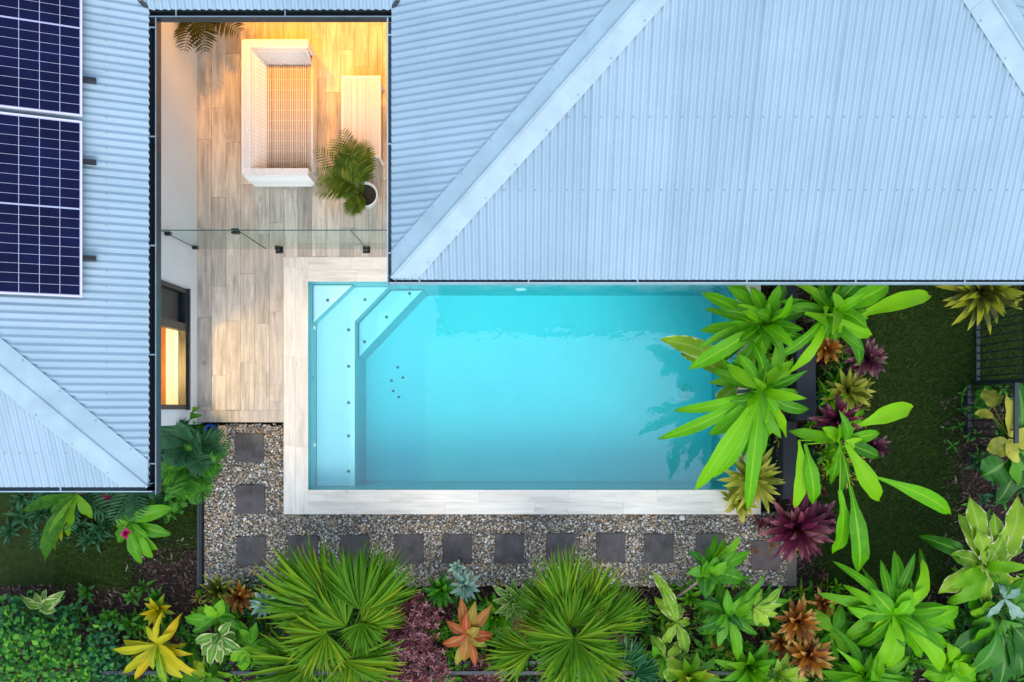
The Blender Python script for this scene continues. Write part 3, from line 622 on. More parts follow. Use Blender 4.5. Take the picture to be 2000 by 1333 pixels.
# daybed
sx0,sx1,sy0,sy1=-3.46,-2.607,2.985,4.735; ah=.58; sh=.30
day=empty('daybed',((sx0+sx1)/2,(sy0+sy1)/2,0),'pale cane daybed with high back and two woven arms','daybed')
mb=MB(); mb.box((sx0+.1,sy0+.06,.07),(sx1-.012,sy1-.06,sh-.022)); under(day,mb.build('base',M['rattand']))
mb=MB(); reeds(mb,(sx0+.18,sy0+.10,sh-.01),(0,sy1-sy0-.2,0),(sx1-sx0-.2,0,0),27,.0088,1)
for k in range(12): y=sy0+.14+k*(sy1-sy0-.28)/11; mb.tube([(sx0+.18,y,sh-.012),(sx1-.02,y,sh-.012)],.0045,None,5,r=.35)
mb.tube([(sx1-.014,sy0+.1,sh-.012),(sx1-.014,sy1-.1,sh-.012)],.016,None,8); under(day,mb.build('seat',M['rattan'],smooth=True))
mb=MB(); reeds(mb,(sx1-.008,sy0+.06,.06),(0,sy1-sy0-.12,0),(0,0,sh-.08),11,.0095,2); under(day,mb.build('seat_front',M['rattanw'],smooth=True))
def arm(y0,y1,inner):
    mb=MB(); mb.box((sx0+.06,y0+.012,.05),(sx1-.012,y1-.012,ah-.02),1)
    for yy,sd_ in ((y0+.008,4),(y1-.008,5)): reeds(mb,(sx0+.02,yy,.05),(sx1-sx0-.02,0,0),(0,0,ah-.07),24,.011,sd_)
    reeds(mb,(sx1-.010,y0+.012,.05),(0,0,ah-.06),(0,y1-y0-.024,0),5,.010,6)
    reeds(mb,(sx0+.02,y0,ah-.012),(sx1-sx0-.02,0,0),(0,y1-y0,0),5,.0125,7)
    for k in range(30):
        x=sx0+.05+k*(sx1-sx0-.07)/29; mb.tube([(x,y0-.002,ah-.012),(x,y0+.02,ah+.003),(x,y1-.02,ah+.003),(x,y1+.002,ah-.012)],.0055,None,5,r=.15)
    return under(day,mb.build('armrest',[M['rattanw'],M['rattand']],smooth=True,auto=50))
arm(sy0,sy0+.10,1); o=arm(sy1-.10,sy1,-1)
mb=MB()
for i in range(20):                      # raked inner face of the far arm
    f_=i/19; y=sy1-.205+.105*f_; z=sh-.015+(ah-sh)*f_; mb.tube([(sx0+.13,y,z),(sx1-.016,y,z)],.0105,None,6,r=rng.random()**2)
for k in range(26): x=sx0+.14+k*(sx1-sx0-.17)/25; mb.tube([(x,sy1-.215,sh-.01),(x,sy1-.112,ah-.01)],.0055,None,5,r=.4)
p=mb.build('inner_face',M['rattanw'],smooth=True); p.parent=o
mb=MB(); n=22
mb.obox((sx0+.03,sy0+.101,.05),(.06,0,0),(0,sy1-sy0-.202,0),(0,0,ah-.06),1)
for i in range(n):                      # raked inner face of the back
    f_=i/(n-1); x=sx0+.10+.14*(1-f_); z=sh-.02+(ah-sh+.01)*f_; mb.tube([(x,sy0+.10,z),(x,sy1-.10,z)],.0105,None,6,r=rng.random()**2)
for i in range(22): z=.05+(ah-.06)*i/21; mb.tube([(sx0+.022,sy0+.06,z),(sx0+.022,sy1-.06,z)],.0125,None,6)
for i in range(5): x=sx0+.012+i*.022; mb.tube([(x,sy0+.02,ah-.008),(x,sy1-.02,ah-.008)],.0125,None,6)
for k in range(64): y=sy0+.11+k*(sy1-sy0-.22)/63; mb.tube([(sx0+.0,y,ah-.012),(sx0+.03,y,ah+.006),(sx0+.10,y,ah+.004),(sx0+.125,y,ah-.03)],.0055,None,5,r=.3)
for k in range(30): y=sy0+.12+k*(sy1-sy0-.24)/29; mb.tube([(sx0+.115,y,ah-.03),(sx0+.245,y,sh)],.0055,None,5,r=.55)
under(day,mb.build('backrest',[M['rattanw'],M['rattand']],smooth=True,auto=50))
# low cane bench table
bx0,bx1,by0,by1,bz=-2.215,-1.705,3.27,4.33,.42
tab=empty('cane_table',((bx0+bx1)/2,(by0+by1)/2,0),'long low whitewashed cane table beside the daybed','table')
mb=MB(); mb.box((bx0+.02,by0+.02,bz-.05),(bx1-.02,by1-.02,bz-.018),1); reeds(mb,(bx0+.02,by0,bz-.010),(0,by1-by0,0),(bx1-bx0-.04,0,0),24,.0105,12)
for k in range(34): y=by0+.03+k*(by1-by0-.06)/33; mb.tube([(bx0+.01,y,bz-.006),(bx1-.01,y,bz-.006)],.0042,None,5,r=.35)
for x in (bx0+.012,bx1-.012): mb.tube([(x,by0,bz-.012),(x,by1,bz-.012)],.018,None,8)
for y in (by0+.012,by1-.012): mb.tube([(bx0,y,bz-.012),(bx1,y,bz-.012)],.018,None,8)
under(tab,mb.build('table_top',[M['rattanw'],M['rattand']],smooth=True,auto=50))
for x in (bx0+.03,bx1-.03):
    for y in (by0+.03,by1-.03):
        mb=MB(); mb.tube([(x,y,.002),(x,y,bz-.03)],.02,.022,8); under(tab,mb.build('leg',M['rattanw']))

# ------------------------------------------------------------------ foliage builders
PROF={'strap':[(0,.18),(.12,.32),(.34,.86),(.54,1),(.74,.86),(.88,.54),(.96,.24),(1,.02)],
 'lance':[(0,.12),(.2,.55),(.45,1),(.7,.78),(.9,.3),(1,.02)],
 'ovate':[(0,.08),(.1,.62),(.32,1),(.6,.9),(.85,.45),(1,.02)],
 'paddle':[(0,.05),(.28,.06),(.36,.5),(.52,.95),(.7,1),(.88,.62),(1,.03)],
 'strip':[(0,1),(.5,.92),(.8,.66),(1,.03)],'fan':[(0,.06),(.3,.6),(.55,1),(.75,.62),(1,.02)]}
def prof(k,u):
    P=PROF[k]
    for (a,x),(b,y) in zip(P,P[1:]):
        if u<=b: return x+(y-x)*(u-a)/(b-a)
    return P[-1][1]
UP=Vector((0,0,1))
def leaf(mb,b,t,wd,arch=.14,bend=0.,roll=0.,pf='strap',n=9,fold=.22,wav=0.,rnd=None,m=0,five=True,droop=0.):
    b=Vector(b); t=Vector(t); d=t-b; L=d.length
    if L<1e-5: return
    rnd=rng.random() if rnd is None else rnd
    hs=d.cross(UP)
    hs=hs.normalized() if hs.length>1e-4 else Vector((1,0,0))
    nz=hs.cross(d).normalized()
    if nz.z<0: nz=-nz
    def pt(u): return b+d*u+nz*(arch*L*4*u*(1-u))+hs*(bend*L*math.sin(math.pi*u))-UP*(droop*L*u*u*u)
    ph=rng.random()*6.28; S=(-1,-.5,0,.5,1) if five else (-1,0,1); rows=[]
    for i in range(n+1):
        u=i/n; p=pt(u); tg=(pt(min(1,u+.02))-pt(max(0,u-.02))).normalized()
        s=tg.cross(UP); s=(s.normalized() if s.length>.15 else hs)
        if s.dot(hs)<0: s=-s
        nn=s.cross(tg).normalized()
        if nn.z<0 : nn=-nn
        if roll: s,nn=(s*math.cos(roll)+nn*math.sin(roll)),(nn*math.cos(roll)-s*math.sin(roll))
        w_=wd*.5*prof(pf,u)
        rows.append([mb.vert(p+s*(w_*k*(1-.12*fold))+nn*(fold*abs(k)*w_+(wav*wd*math.sin(u*17+ph+k*1.7)*k*k if wav else 0)),u,abs(k),rnd) for k in S])
    for a,c in zip(rows,rows[1:]):
        for k in range(len(S)-1): mb.face((a[k],a[k+1],c[k+1],c[k]),m)
def pdir(az,el): return Vector((math.cos(az)*math.cos(el),math.sin(az)*math.cos(el),math.sin(el)))
def rosette(mb,c,r,n,wd,e0=80,e1=12,pf='strip',arch=.1,fold=.3,droop=.12,jit=.15,nseg=6,lo=.55,az0=0,five=False):
    c=Vector(c)
    for i in range(n):
        f=i/max(1,n-1); az=az0+i*2.39996+rng.uniform(-.2,.2); el=R(e0+(e1-e0)*f**.8+rng.uniform(-6,6)); L=r*(lo+(1-lo)*f)/max(.45,math.cos(el))*rng.uniform(1-jit,1+jit)
        L=min(L,r*1.3); leaf(mb,c+pdir(az,0)*.012,c+pdir(az,el)*L,wd*rng.uniform(.85,1.1),arch,rng.uniform(-.05,.05),rng.uniform(-.2,.2),pf,nseg,fold,0,rng.random(),five=five,droop=droop*f)
def stem(root,pts,r0,r1,mat='stem',name='stem'):
    mb=MB(); mb.tube(pts,r0,r1,7); return under(root,mb.build(name,M[mat],smooth=True))
def ground_at(p): return Vector((p[0],p[1],gz))

def rosette_plant(name,px,py,z,rpx,n,wpx,mat,label,cat,e0=80,e1=12,stemmat='stem',group=None,**kw):
    c=W(px,py,z); k=(H-z)/F; root=empty(name,(c.x,c.y,gz),label,cat,group)
    mb=MB(); rosette(mb,c,rpx*k,n,wpx*k,e0,e1,**kw); under(root,mb.build('leaves',M[mat],smooth=True))
    stem(root,[(c.x,c.y,gz-.02),(c.x+.01,c.y,(gz+z)/2),c],.02+.0012*rpx*k*10,.014,stemmat); return root

def leafy_plant(name,crown,leaves,mat,label,cat,extra=0,exr=110,exw=30,exm='mid',wk=1.,pf='strap',fold=.22,wav=.07,separate=True,stemr=.03,stems=None,ztip=-.12,arch=.13,group=None,stemmat='stem',foot=None):
    """big-leaved plant: crown (px,py,z); leaves (tip px, tip py, width px[, tip z offset, bend, base px, base py])"""
    c=W(*crown); zc=crown[2]; f0=foot or (c.x,c.y); root=empty(name,(f0[0],f0[1],gz),label,cat,group); k=(H-zc)/F; all_=MB()
    for q in leaves:
        tx,ty,wp=q[:3]; dz=q[3] if len(q)>3 and q[3] is not None else ztip+rng.uniform(-.08,.08); bd=q[4] if len(q)>4 and q[4] is not None else rng.uniform(-.05,.05)
        b=W(q[5],q[6],zc+.03) if len(q)>6 else c
        tip=W(tx,ty,zc+dz); mb=MB() if separate else all_
        if len(q)>6: mb.tube([c-UP*.05,(c+b)/2+UP*.0,b],.010,.007,5)
        leaf(mb,b,tip,wp*k*wk,arch*rng.uniform(.7,1.3),bd,rng.uniform(-.25,.25),pf,12,fold,wav,rng.random())
        if separate: under(root,mb.build('leaf',M[mat],smooth=True))
    for i in range(extra):
        az=i*2.39996+rng.uniform(-.4,.4); L=exr*k*rng.uniform(.6,1.1); el=R(rng.choice((rng.uniform(-25,5),rng.uniform(-10,30),rng.uniform(35,70)))); mb=MB()
        b=c-UP*rng.uniform(.0,.25)+pdir(az,0)*.02; leaf(mb,b,b+pdir(az,el)*L,exw*k*rng.uniform(.7,1.1),rng.uniform(.05,.22),rng.uniform(-.12,.12),rng.uniform(-.6,.6),pf,10,fold,wav,rng.random(),droop=rng.uniform(0,.2)); under(root,mb.build('leaf',M[exm if i%3 else mat],smooth=True))
    if not separate: under(root,all_.build('leaves',M[mat],smooth=True))
    stem(root,[(f0[0],f0[1],gz-.02),((f0[0]+c.x)/2+.02,(f0[1]+c.y)/2,(gz+zc)/2),c],stemr,stemr*.6,stemmat)
    return root

def fan_palm(label,trunk,fronds,mat,cat='palm',name='fan_palm',seg=34):
    t=W(*trunk); root=empty(name,(t.x,t.y,gz),label,cat)
    mb=MB(); mb.tube([(t.x,t.y,gz-.03),(t.x,t.y,gz+(t.z-gz)*.5),t],.075,.055,10); under(root,mb.build('trunk',M['bark'],smooth=True))
    for (hx,hy,hz,az,spread,rp,n) in fronds:
        h=W(hx,hy,hz); Rr=rp*(H-hz)/F; mb=MB(); dr=pdir(R(az),0)
        mid=(t+h)/2+UP*.12; mb.tube([t-UP*.05,mid,h],.012,.008,5)
        tiltax=R(rng.uniform(-8,8)); base=rng.random()*.35
        n=int(n*1.7); tone=rng.random()*.4
        for i in range(n):
            f=(i+.5)/n-.5; a=R(az+spread*f)+rng.uniform(-.025,.025); L=.95*Rr*(1-.26*abs(2*f)**2)*rng.uniform(.84,1.08)
            el=R(20)-abs(f)*R(34)+rng.uniform(-.05,.05)
            tip=h+pdir(a,el+tiltax*math.sin(R(az)-a)+(R(4) if i%2 else -R(3)))*L
            leaf(mb,h,tip,max(.010,1.75*L*R(spread)/n),.05,rng.uniform(-.05,.05),rng.uniform(-.8,.8),'fan',8,.6,0,min(1,base+rng.random()*.65),five=False,droop=rng.uniform(.04,.30))
        under(root,mb.build('frond',M['dry' if n<0 or rp in (91,77) else mat],smooth=True,auto=40))
    return root
def shrub(name,label,cat,blobs,n,lsize,mat,pf='ovate',rosettes=False):
    """small-leaved shrub: blobs (px,py,z,radius m,height m)"""
    c=W(*blobs[0][:3]); root=empty(name,(c.x,c.y,gz),label,cat); mb=MB()
    for (px,py,z,r,hh) in blobs:
        o=W(px,py,z)
        for q in range(2): a=rng.uniform(0,6.28); sb=MB(); sb.tube([(o.x,o.y,gz-.02),(o.x+.3*r*math.cos(a),o.y+.3*r*math.sin(a),(gz+z)/2),(o.x+.7*r*math.cos(a),o.y+.7*r*math.sin(a),z)],.012,.005,5); under(root,sb.build('stem',M['bark']))
        for i in range(n):
            a=rng.uniform(0,6.28); u=rng.random()**.5; up=math.sqrt(max(0,1-u*u)); inn=rng.uniform(.62,1.05)
            lump=1+.22*math.sin(a*3+px)+.15*math.sin(a*7+py)
            p=o+Vector((math.cos(a)*u*r*lump*inn,math.sin(a)*u*r*lump*inn,up*hh*inn*rng.uniform(.75,1.1)))
            k=4 if rosettes else 1; a0=rng.uniform(0,6.28); rn=rng.random()
            for j in range(k):
                az=a0+j*6.28/k+rng.uniform(-.3,.3); el=R(rng.uniform(-10,45)); L=lsize*rng.uniform(.65,1.25)
                leaf(mb,p,p+pdir(az,el)*L,L*(.62 if pf=='ovate' else .42),.1,0,rng.uniform(-.5,.5),pf,3,.2,0,min(1,max(0,rn+rng.uniform(-.2,.2))),five=False,droop=.15)
    under(root,mb.build('leaves',M[mat],smooth=True)); return root
def frond_plant(name,label,cat,pot,crown,n,r,mat,leaflet,ll,fr=(20,75),lean=(0,0),nl=16,wd=.22,azr=None,root=None):
    c=Vector(crown); root=root or empty(name,pot,label,cat); mb=MB()
    for i in range(n):
        az=(i*2.39996+rng.uniform(-.25,.25)) if azr is None else R(rng.uniform(*azr)); el=R(rng.uniform(*fr)); L=r*rng.uniform(.75,1.15); d=pdir(az,el); 
        P=[]
        for j in range(9):
            u=j/8; P.append(c+d*L*u+Vector((lean[0],lean[1],0))*u-UP*(.30*L*u*u*(1.2-math.sin(el))))
        mb.tube(P,.005,.002,4,r=.6)
        for j in range(nl):
            u=.22+.78*j/nl; k=min(7,int(u*8)); f=u*8-k; p=P[k].lerp(P[k+1],f); tg=(P[k+1]-P[k]).normalized(); s=tg.cross(UP)
            s=s.normalized() if s.length>.1 else Vector((1,0,0))
            l_=ll*math.sin(math.pi*(.15+.8*u))*rng.uniform(.85,1.1)+.02
            for sg in (-1,1):
                q=p+(s*sg*.82+tg*.62+UP*rng.uniform(.0,.35)).normalized()*l_; leaf(mb,p,q,l_*wd,.06,0,0,'lance',3,.3,0,rng.random(),five=False,droop=.15)
    under(root,mb.build('fronds',M[mat],smooth=True)); return root

# potted palm on the deck
pc=W(713,381,.0); pc=Vector((W(713,380,.36).x,W(713,380,.36).y,0))
pp=empty('potted_palm',pc,'feathery green palm in a round white pot beside the table','potted plant')
mb=MB(); mb.lathe(pc,[(.10,.002),(.135,.12),(.155,.30),(.165,.36),(.150,.362),(.142,.33),(.13,.315)],30,0); o=under(pp,mb.build('pot',M['pot'],smooth=True,auto=35))
mb=MB(); mb.lathe(pc+UP*.316,[(.138,0),(.138,.008)],24); under(pp,mb.build('soil',M['soil']))
frond_plant('','','',pc,pc+Vector((-.015,.03,.35)),13,.66,'potpalm',0,.19,(50,85),(-.16,.20),15,.12,root=pp,azr=(40,260))
frond_plant('','','',pc,pc+Vector((-.02,.04,.34)),12,.70,'potpalm',0,.19,(20,60),(-.10,.10),16,.12,root=pp,azr=(50,235))
frond_plant('','','',pc,pc+Vector((-.02,.04,.34)),5,.5,'potpalm',0,.16,(25,60),(-.05,.05),14,.12,root=pp,azr=(236,262))
# dark palm at the end of the courtyard
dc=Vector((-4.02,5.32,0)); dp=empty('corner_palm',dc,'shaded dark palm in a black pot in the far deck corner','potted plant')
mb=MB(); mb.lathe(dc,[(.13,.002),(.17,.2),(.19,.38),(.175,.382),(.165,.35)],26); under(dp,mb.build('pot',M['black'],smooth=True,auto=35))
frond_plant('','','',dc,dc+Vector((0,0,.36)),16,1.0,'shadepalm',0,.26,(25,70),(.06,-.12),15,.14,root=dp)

# small things by the step: blue ring pot and timber block
c=W(411,841,-.12); mb=MB(); mb.lathe((c.x,c.y,-.19),[(.045,.0),(.075,.02),(.092,.06),(.095,.085),(.08,.10),(.055,.085),(.045,.06),(.04,.03)],26)
mb.m=[1 if i>=26*5 else 0 for i in range(len(mb.f))]
tag(mb.build('blue_dish',[M['blue'],plain('deep blue inside',(.005,.015,.12),.2)],smooth=True,auto=40),'small round blue dish on the pebbles by the deck edge','dish')
c0=W(425,831,-.05); c1=W(441,875,-.05); wb=empty('wooden_stool',((c0.x+c1.x)/2,(c0.y+c1.y)/2,-.19),'narrow blond timber stool standing on pebbles by the deck edge','stool')
mb=MB(); n=9; pts=[]
for i in range(n+1):
    u=i/n; pts.append((c0.x+(c1.x-c0.x)*.16*math.sin(u*2.2), c0.y+(c1.y-c0.y)*u))
prism(mb,[(x,y) for x,y in pts]+[(x+.105,y) for x,y in pts[::-1]],-.085,-.05); bevel(under(wb,mb.build('seat',M['wood'])),.012,3)
for yy in (c0.y-.05,c1.y+.05):
    mb=MB(); mb.box((c0.x+.02,yy-.018,-.19),(c0.x+.09,yy+.018,-.086)); under(wb,mb.build('leg',M['wood']))
# pavers
names=[(487,875,'top charcoal paver by the deck corner, above the left column of slabs'),(489,976,'middle charcoal paver of the short column leading from the deck'),(491,1077,'charcoal paver at the bend where column and row of slabs meet'),
 (592,1075,'charcoal paver next right of the bend in the path'),(693,1074,'charcoal paver half hidden by the first fan palm tip'),(799,1073,'charcoal paver right of the first fan palm tip'),(893,1072,'charcoal paver above the silver leaved plant'),
 (995,1072,'charcoal paver directly left of the second fan palm tip'),(1095,1071,'charcoal paver behind the upright tip of the second fan palm'),(1193,1070,'charcoal paver right of the second fan palm tip'),(1287,1072,'fully clear charcoal paver nearest the right end of the row'),(1388,1071,'charcoal paver partly covered by the branch with paddle leaves'),(1496,1085,'reddish grey paver beside the big purple bromeliad')]
proto=None
for i,(px,py,lab) in enumerate(names):
    c=W(px,py,-.165)
    if i in (0,12):
        mb=MB(); s=.2; mb.box((-s,-s,-.04),(s,s,0)); o=mb.build('paver',M['slate'] if i==0 else M['slater']); bevel(o,.008)
        if i==0: proto=o
    else: o=proto.copy(); C.objects.link(o)
    o.location=(c.x,c.y,-.156); o.rotation_euler=(rng.uniform(-.006,.006),rng.uniform(-.006,.006),rng.uniform(-.02,.02)); tag(o,lab,'paver','square stepping pavers set in the pebbles')
# white stone on the gravel
c=W(1332,1011,-.17); mb=MB(); mb.lathe(c,[(.02,-.02),(.045,0),(.04,.02),(.015,.03)],9); tag(mb.build('white_stone',plain('white stone',(.75,.74,.72),.7),smooth=True),'white stone lying on the pebbles below the coping','stone')
# steel garden edging left of the gravel
ax=W(390,1000,-.14).x; mb=MB(); mb.box((ax-.03,-2.42,-.3),(ax+.03,-1.15,-.12)); mb.box((ax-.012,-2.42,-.12),(ax+.012,-1.15,-.10)); tag(mb.build('garden_edging',M['char']),'dark steel edging between the pebble path and left lawn','edging')
# charcoal screen wall right of the pool: three staggered panels
sw=empty('timber_screen',(3.7,.2,gz),'charcoal timber screen of three staggered panels among the strap leaves','screen wall')
for (pxa,pyt,pyb,zt,th) in ((1544,548,690,.40,.16),(1575,652,822,.62,.25),(1543,822,976,.40,.18)):
    a=W(pxa,pyt,zt); b=W(pxa,pyb,zt); mb=MB(); z=gz-.05; n=4; hz=(zt-z)/n
    for i in range(n): mb.box((a.x-th/2+rng.uniform(-.006,.006),b.y+rng.uniform(0,.01),z+i*hz+.002),(a.x+th/2+rng.uniform(-.006,.006),a.y,z+(i+1)*hz),r=rng.random())
    bevel(under(sw,mb.build('panel',M['sleeper'])),.012)
# metal bar fence on the right lawn
fx=W(1909,700,-.18).x; bf=empty('bar_fence',(fx,.6,gz),'charcoal metal bar fence at the right edge of the lawn','fence')
ya,yb,yc=1.72,.36,-.42
for nm,(y0_,y1_) in (('fence_bay',(yb+.03,ya)),('fence_bay',(yc,yb-.03))):
    mb=MB(); sp=.0 if y1_>1 else .0
    xo=0 if y1_>1 else -.12
    for z in (-.18,.92): mb.box((fx+xo-.025,y0_,z-.02),(fx+xo+.025,y1_,z+.02))
    y=y0_+.06
    while y<y1_: mb.box((fx+xo-.009,y-.009,-.16),(fx+xo+.009,y+.009,.90)); y+=.105
    under(bf,mb.build(nm,M['char']))
mb=MB(); mb.box((fx-.03,yb-.03,gz-.05),(fx+.03,yb+.03,.95)); under(bf,mb.build('post',M['char']))
# low rail fence running through the lower bed
ry=W(1350,1314,.35).y; rf=empty('rail_fence',(0,ry,gz),'low charcoal rail fence half hidden along the lower garden bed','fence')
mb=MB(); 
for z in (.35,-.1): mb.box((-5.6,ry-.022,z-.018),(3.2,ry+.022,z+.018))
x=-5.5
while x<3.2: mb.box((x-.008,ry-.008,-.08),(x+.008,ry+.008,.331)); x+=.11
under(rf,mb.build('rail',M['char']))
for x in (-5.6,-3.4,-1.2,1.0,3.2):
    mb=MB(); mb.box((x-.028,ry-.028,gz-.05),(x+.028,ry+.028,.40)); under(rf,mb.build('post',M['char']))

# ------------------------------------------------------------------ planting: big strap leaves beside the pool
leafy_plant('strap_leaf_plant',(1494,632,1.25),[(1344,722,46,-.28),(1411,741,38,-.35),(1475,706,36,-.3),(1370,572,40,-.2),(1366,646,34,-.35),(1512,572,38,-.1),(1532,662,34,-.2),(1420,560,36,-.1),(1400,610,34,-.3),(1465,560,40,.1),(1440,596,34,.15),(1548,600,30,.05)],'lime','broad lime green strap leaf plant against the eave, left of the screen','strap leaf plant',extra=20,wk=.74,exr=128,exw=25)
leafy_plant('torn_leaf_plant',(1444,748,.8),[(1289,664,40,-.25,.10),(1330,690,30,-.3),(1395,790,34,-.2),(1480,700,30,.1),(1500,735,28,.1)],'varw','pale torn leaf reaching furthest left over the pool water','strap leaf plant',wav=.22)
leafy_plant('strap_leaf_plant',(1486,762,1.20),[(1356,960,46,-.45,.03),(1314,802,30,-.3),(1284,858,38,-.4,-.03),(1476,914,38,-.35),(1460,998,44,-.5),(1384,850,44,-.25),(1420,712,36,-.1),(1505,850,36,-.1),(1520,812,34,.0),(1440,690,30,.1),(1418,905,38,-.4),(1500,700,30,.15),(1392,935,34,-.5)],'lime','lime strap leaf plant hanging furthest down over the pool coping','strap leaf plant',extra=20,wk=.74,exr=128,exw=25)
leafy_plant('strap_leaf_plant',(1622,612,1.3),[(1702,655,52,-.2,.02,1572,612),(1818,578,48,-.25,-.03,1662,622),(1738,553,54,-.05,None,1625,605),(1660,545,44,.1),(1580,560,36,.1),(1640,556,30,.2),(1600,665,30,-.3)],'lime','lime strap leaf plant just right of the screen under the eave','strap leaf plant',extra=20,wk=.74,exr=128,exw=25)
leafy_plant('strap_leaf_plant',(1642,862,1.25),[(1783,796,50,-.2,-.05,1672,834),(1718,978,52,-.35,.04,1652,868),(1856,1005,44,-.5,-.03,1716,934),(1625,1082,50,-.5,None,1640,958),(1676,1117,52,-.55,None,1660,950),(1588,985,42,-.3,None,1572,868),(1551,992,40,-.35,None,1560,860),(1622,945,32,-.3),(1690,870,36,-.1),(1606,836,34,.1),(1650,812,30,.1)],'lime','lime strap leaf plant with long leaves spread over the dark lawn','strap leaf plant',extra=7,wk=.74,exr=128,exw=25)
leafy_plant('strap_leaf_plant',(1745,1200,.75),[(1655,1188,46,-.1),(1872,1186,52,-.1,.05),(1820,1205,50,-.05),(1801,1092,40,-.1,.12),(1836,1312,44,-.25,-.05),(1730,1305,48,-.2),(1866,1228,36,-.2,-.1),(1700,1243,30,-.2,.12),(1720,1094,26,-.1),(1626,1096,24,-.2,.05),(1850,1258,46,-.25),(1646,1142,26,-.15),(1780,1150,44,.15),(1700,1150,44,.12),(1780,1170,48,.2),(1670,1260,34,-.3),(1800,1285,40,-.2)],'lime','broad lime leaf clump in the lower right bed beside orange bromeliads','strap leaf plant',pf='strap',arch=.16,extra=20,wk=.74,exr=128,exw=25)
leafy_plant('strap_leaf_plant',(1690,1325,.55),[(1640,1300,40),(1720,1290,36),(1780,1330,46),(1610,1345,40),(1650,1360,40),(1760,1365,44),(1700,1380,40),(1820,1350,40),(1600,1310,34)],'lime','low lime leaf clump cut by the photo bottom under the right bed','strap leaf plant',pf='ovate',extra=20,wk=.74,exr=128,exw=25)
leafy_plant('frangipani',(1385,1118,.75),[(1396,1043,22),(1415,1050,24),(1448,1046,24),(1380,1068,18),(1356,1076,18,-.1),(1434,1116,34,-.05),(1456,1134,36,-.1),(1466,1078,28),(1402,1086,26,.12),(1345,1110,14),(1440,1075,22,.1),(1420,1095,24,.15),(1395,1145,22,-.2),(1360,1138,22,-.2)],'mid','bare pink branch topped with paddle leaves over the last pavers','frangipani',pf='ovate',extra=8,exr=60,exw=24,exm='dark',stemmat='paleb',stemr=.022,foot=(W(1308,1176,gz).x,W(1308,1176,gz).y))
leafy_plant('croton',(1322,1216,.4),[(1274,1116,24,.05,.06),(1279,1166,20),(1294,1258,20,-.1),(1338,1276,24,-.05),(1345,1210,18),(1300,1225,18),(1290,1140,20,.1),(1330,1180,16)],'varw','narrow yellow green croton with a ragged leaf between palm and branch','croton',pf='strap',wav=.2)
leafy_plant('cordyline',(1422,1200,.7),[(1528,1146,22,.0),(1546,1172,22),(1506,1222,20),(1515,1190,22),(1440,1292,26,-.2),(1409,1253,26,-.2),(1390,1190,22,-.25),(1492,1124,22,.05),(1455,1160,22,.1),(1450,1225,22),(1380,1240,22,-.2),(1480,1240,18,-.1),(1370,1215,18,-.1),(1420,1150,20,.1),(1465,1200,24,.1)],'mid','green cordyline with several cream tipped leaves in the lower bed','cordyline',pf='lance',extra=14,exr=85,exw=22,exm='dark')
leafy_plant('variegated_plant',(1472,1188,.85),[(1527,1142,18),(1520,1200,16),(1500,1224,18),(1488,1150,14),(1530,1180,14),(1480,1222,14)],'varw','small cream streaked tuft of leaves left of the orange bromeliads','variegated plant',pf='lance',wav=.12)
for px,py,z,r in ((1360,1250,.2,62),(1430,1290,.3,60),(1500,1290,.25,55),(1350,1310,.25,60)):
    pass
rosette_plant('green_tuft',1460,1300,.3,70,18,20,'mid','mid green tuft of lance leaves in front of the low rail','tuft plant',pf='lance')
rosette_plant('green_tuft',1345,1320,.3,70,18,20,'fan','bright grassy tuft covering the left end of the low rail','tuft plant',pf='lance')
rosette_plant('green_tuft',1515,1318,.35,60,14,20,'varw','cream and lime tuft at the photo bottom below bronze bromeliads','tuft plant',pf='lance')
# torn variegated plant, right
leafy_plant('variegated_plant',(1926,1106,.75),[(1893,968,40,.05),(1988,968,46,.05),(1872,1004,30,-.05),(1856,1084,34,-.1,.05),(1832,1160,36,-.1,.08),(1940,1000,30,.1),(1998,1050,32,0),(1870,1140,24,-.1),(1905,1030,34,.15),(1962,1040,36,.15),(1920,1180,26,-.2)],'varw','ragged cream and lime leaf plant right of the lawn corner','variegated plant',wav=.20,extra=10,exr=100,exw=34)
leafy_plant('philodendron',(1946,1192,.6),[(1934,1290,58,-.15),(1968,1248,60,-.1),(1995,1320,60,-.2),(1890,1310,52,-.2),(2040,1230,60),(2010,1170,50,.05),(1900,1230,40,-.1),(1970,1140,46,.05),(1895,1180,34,-.1),(1950,1340,56,-.25),(2030,1290,60,-.1),(1860,1275,44,-.2)],'dark','dark green broad leaf philodendron in the lower right corner','philodendron',pf='paddle',arch=.18,extra=9,exr=100,exw=60,exm='mid')
leafy_plant('silver_leaf_plant',(1962,1170,.85),[(1926,1206,16,-.2,.04),(1994,1152,18,-.1,-.05),(2002,1206,18,-.2,.05),(1950,1140,14,-.1),(1975,1212,14,-.2)],'silver','small pale silver green leaf tuft above the dark philodendron','silver leaf plant',pf='lance',wav=.12)
leafy_plant('heart_leaf_plant',(1985,880,.6),[(1918,930,74,-.1,None,1962,905),(1900,795,48,-.15,None,1930,806),(1950,850,56,-.05,None,1990,830),(1905,770,40,-.2,None,1945,775),(1985,740,72,.1),(2030,800,80,.1),(2000,950,70,-.1),(1945,985,50,-.2)],'dark','round dark green leaves at the right edge below the bar fence','heart leaf plant',pf='ovate',arch=.1)
leafy_plant('heart_leaf_plant',(1975,855,.75),[(1928,880,44,-.1,.05,1972,868),(1925,760,50,-.1,None,1940,795),(1905,812,22,-.2,.1,1940,815),(1990,905,26,0,.2),(1965,770,30,.1),(2020,860,50)],'brome','yellowing leaves with a cream underside at the right photo edge','heart leaf plant',pf='ovate',arch=.12)
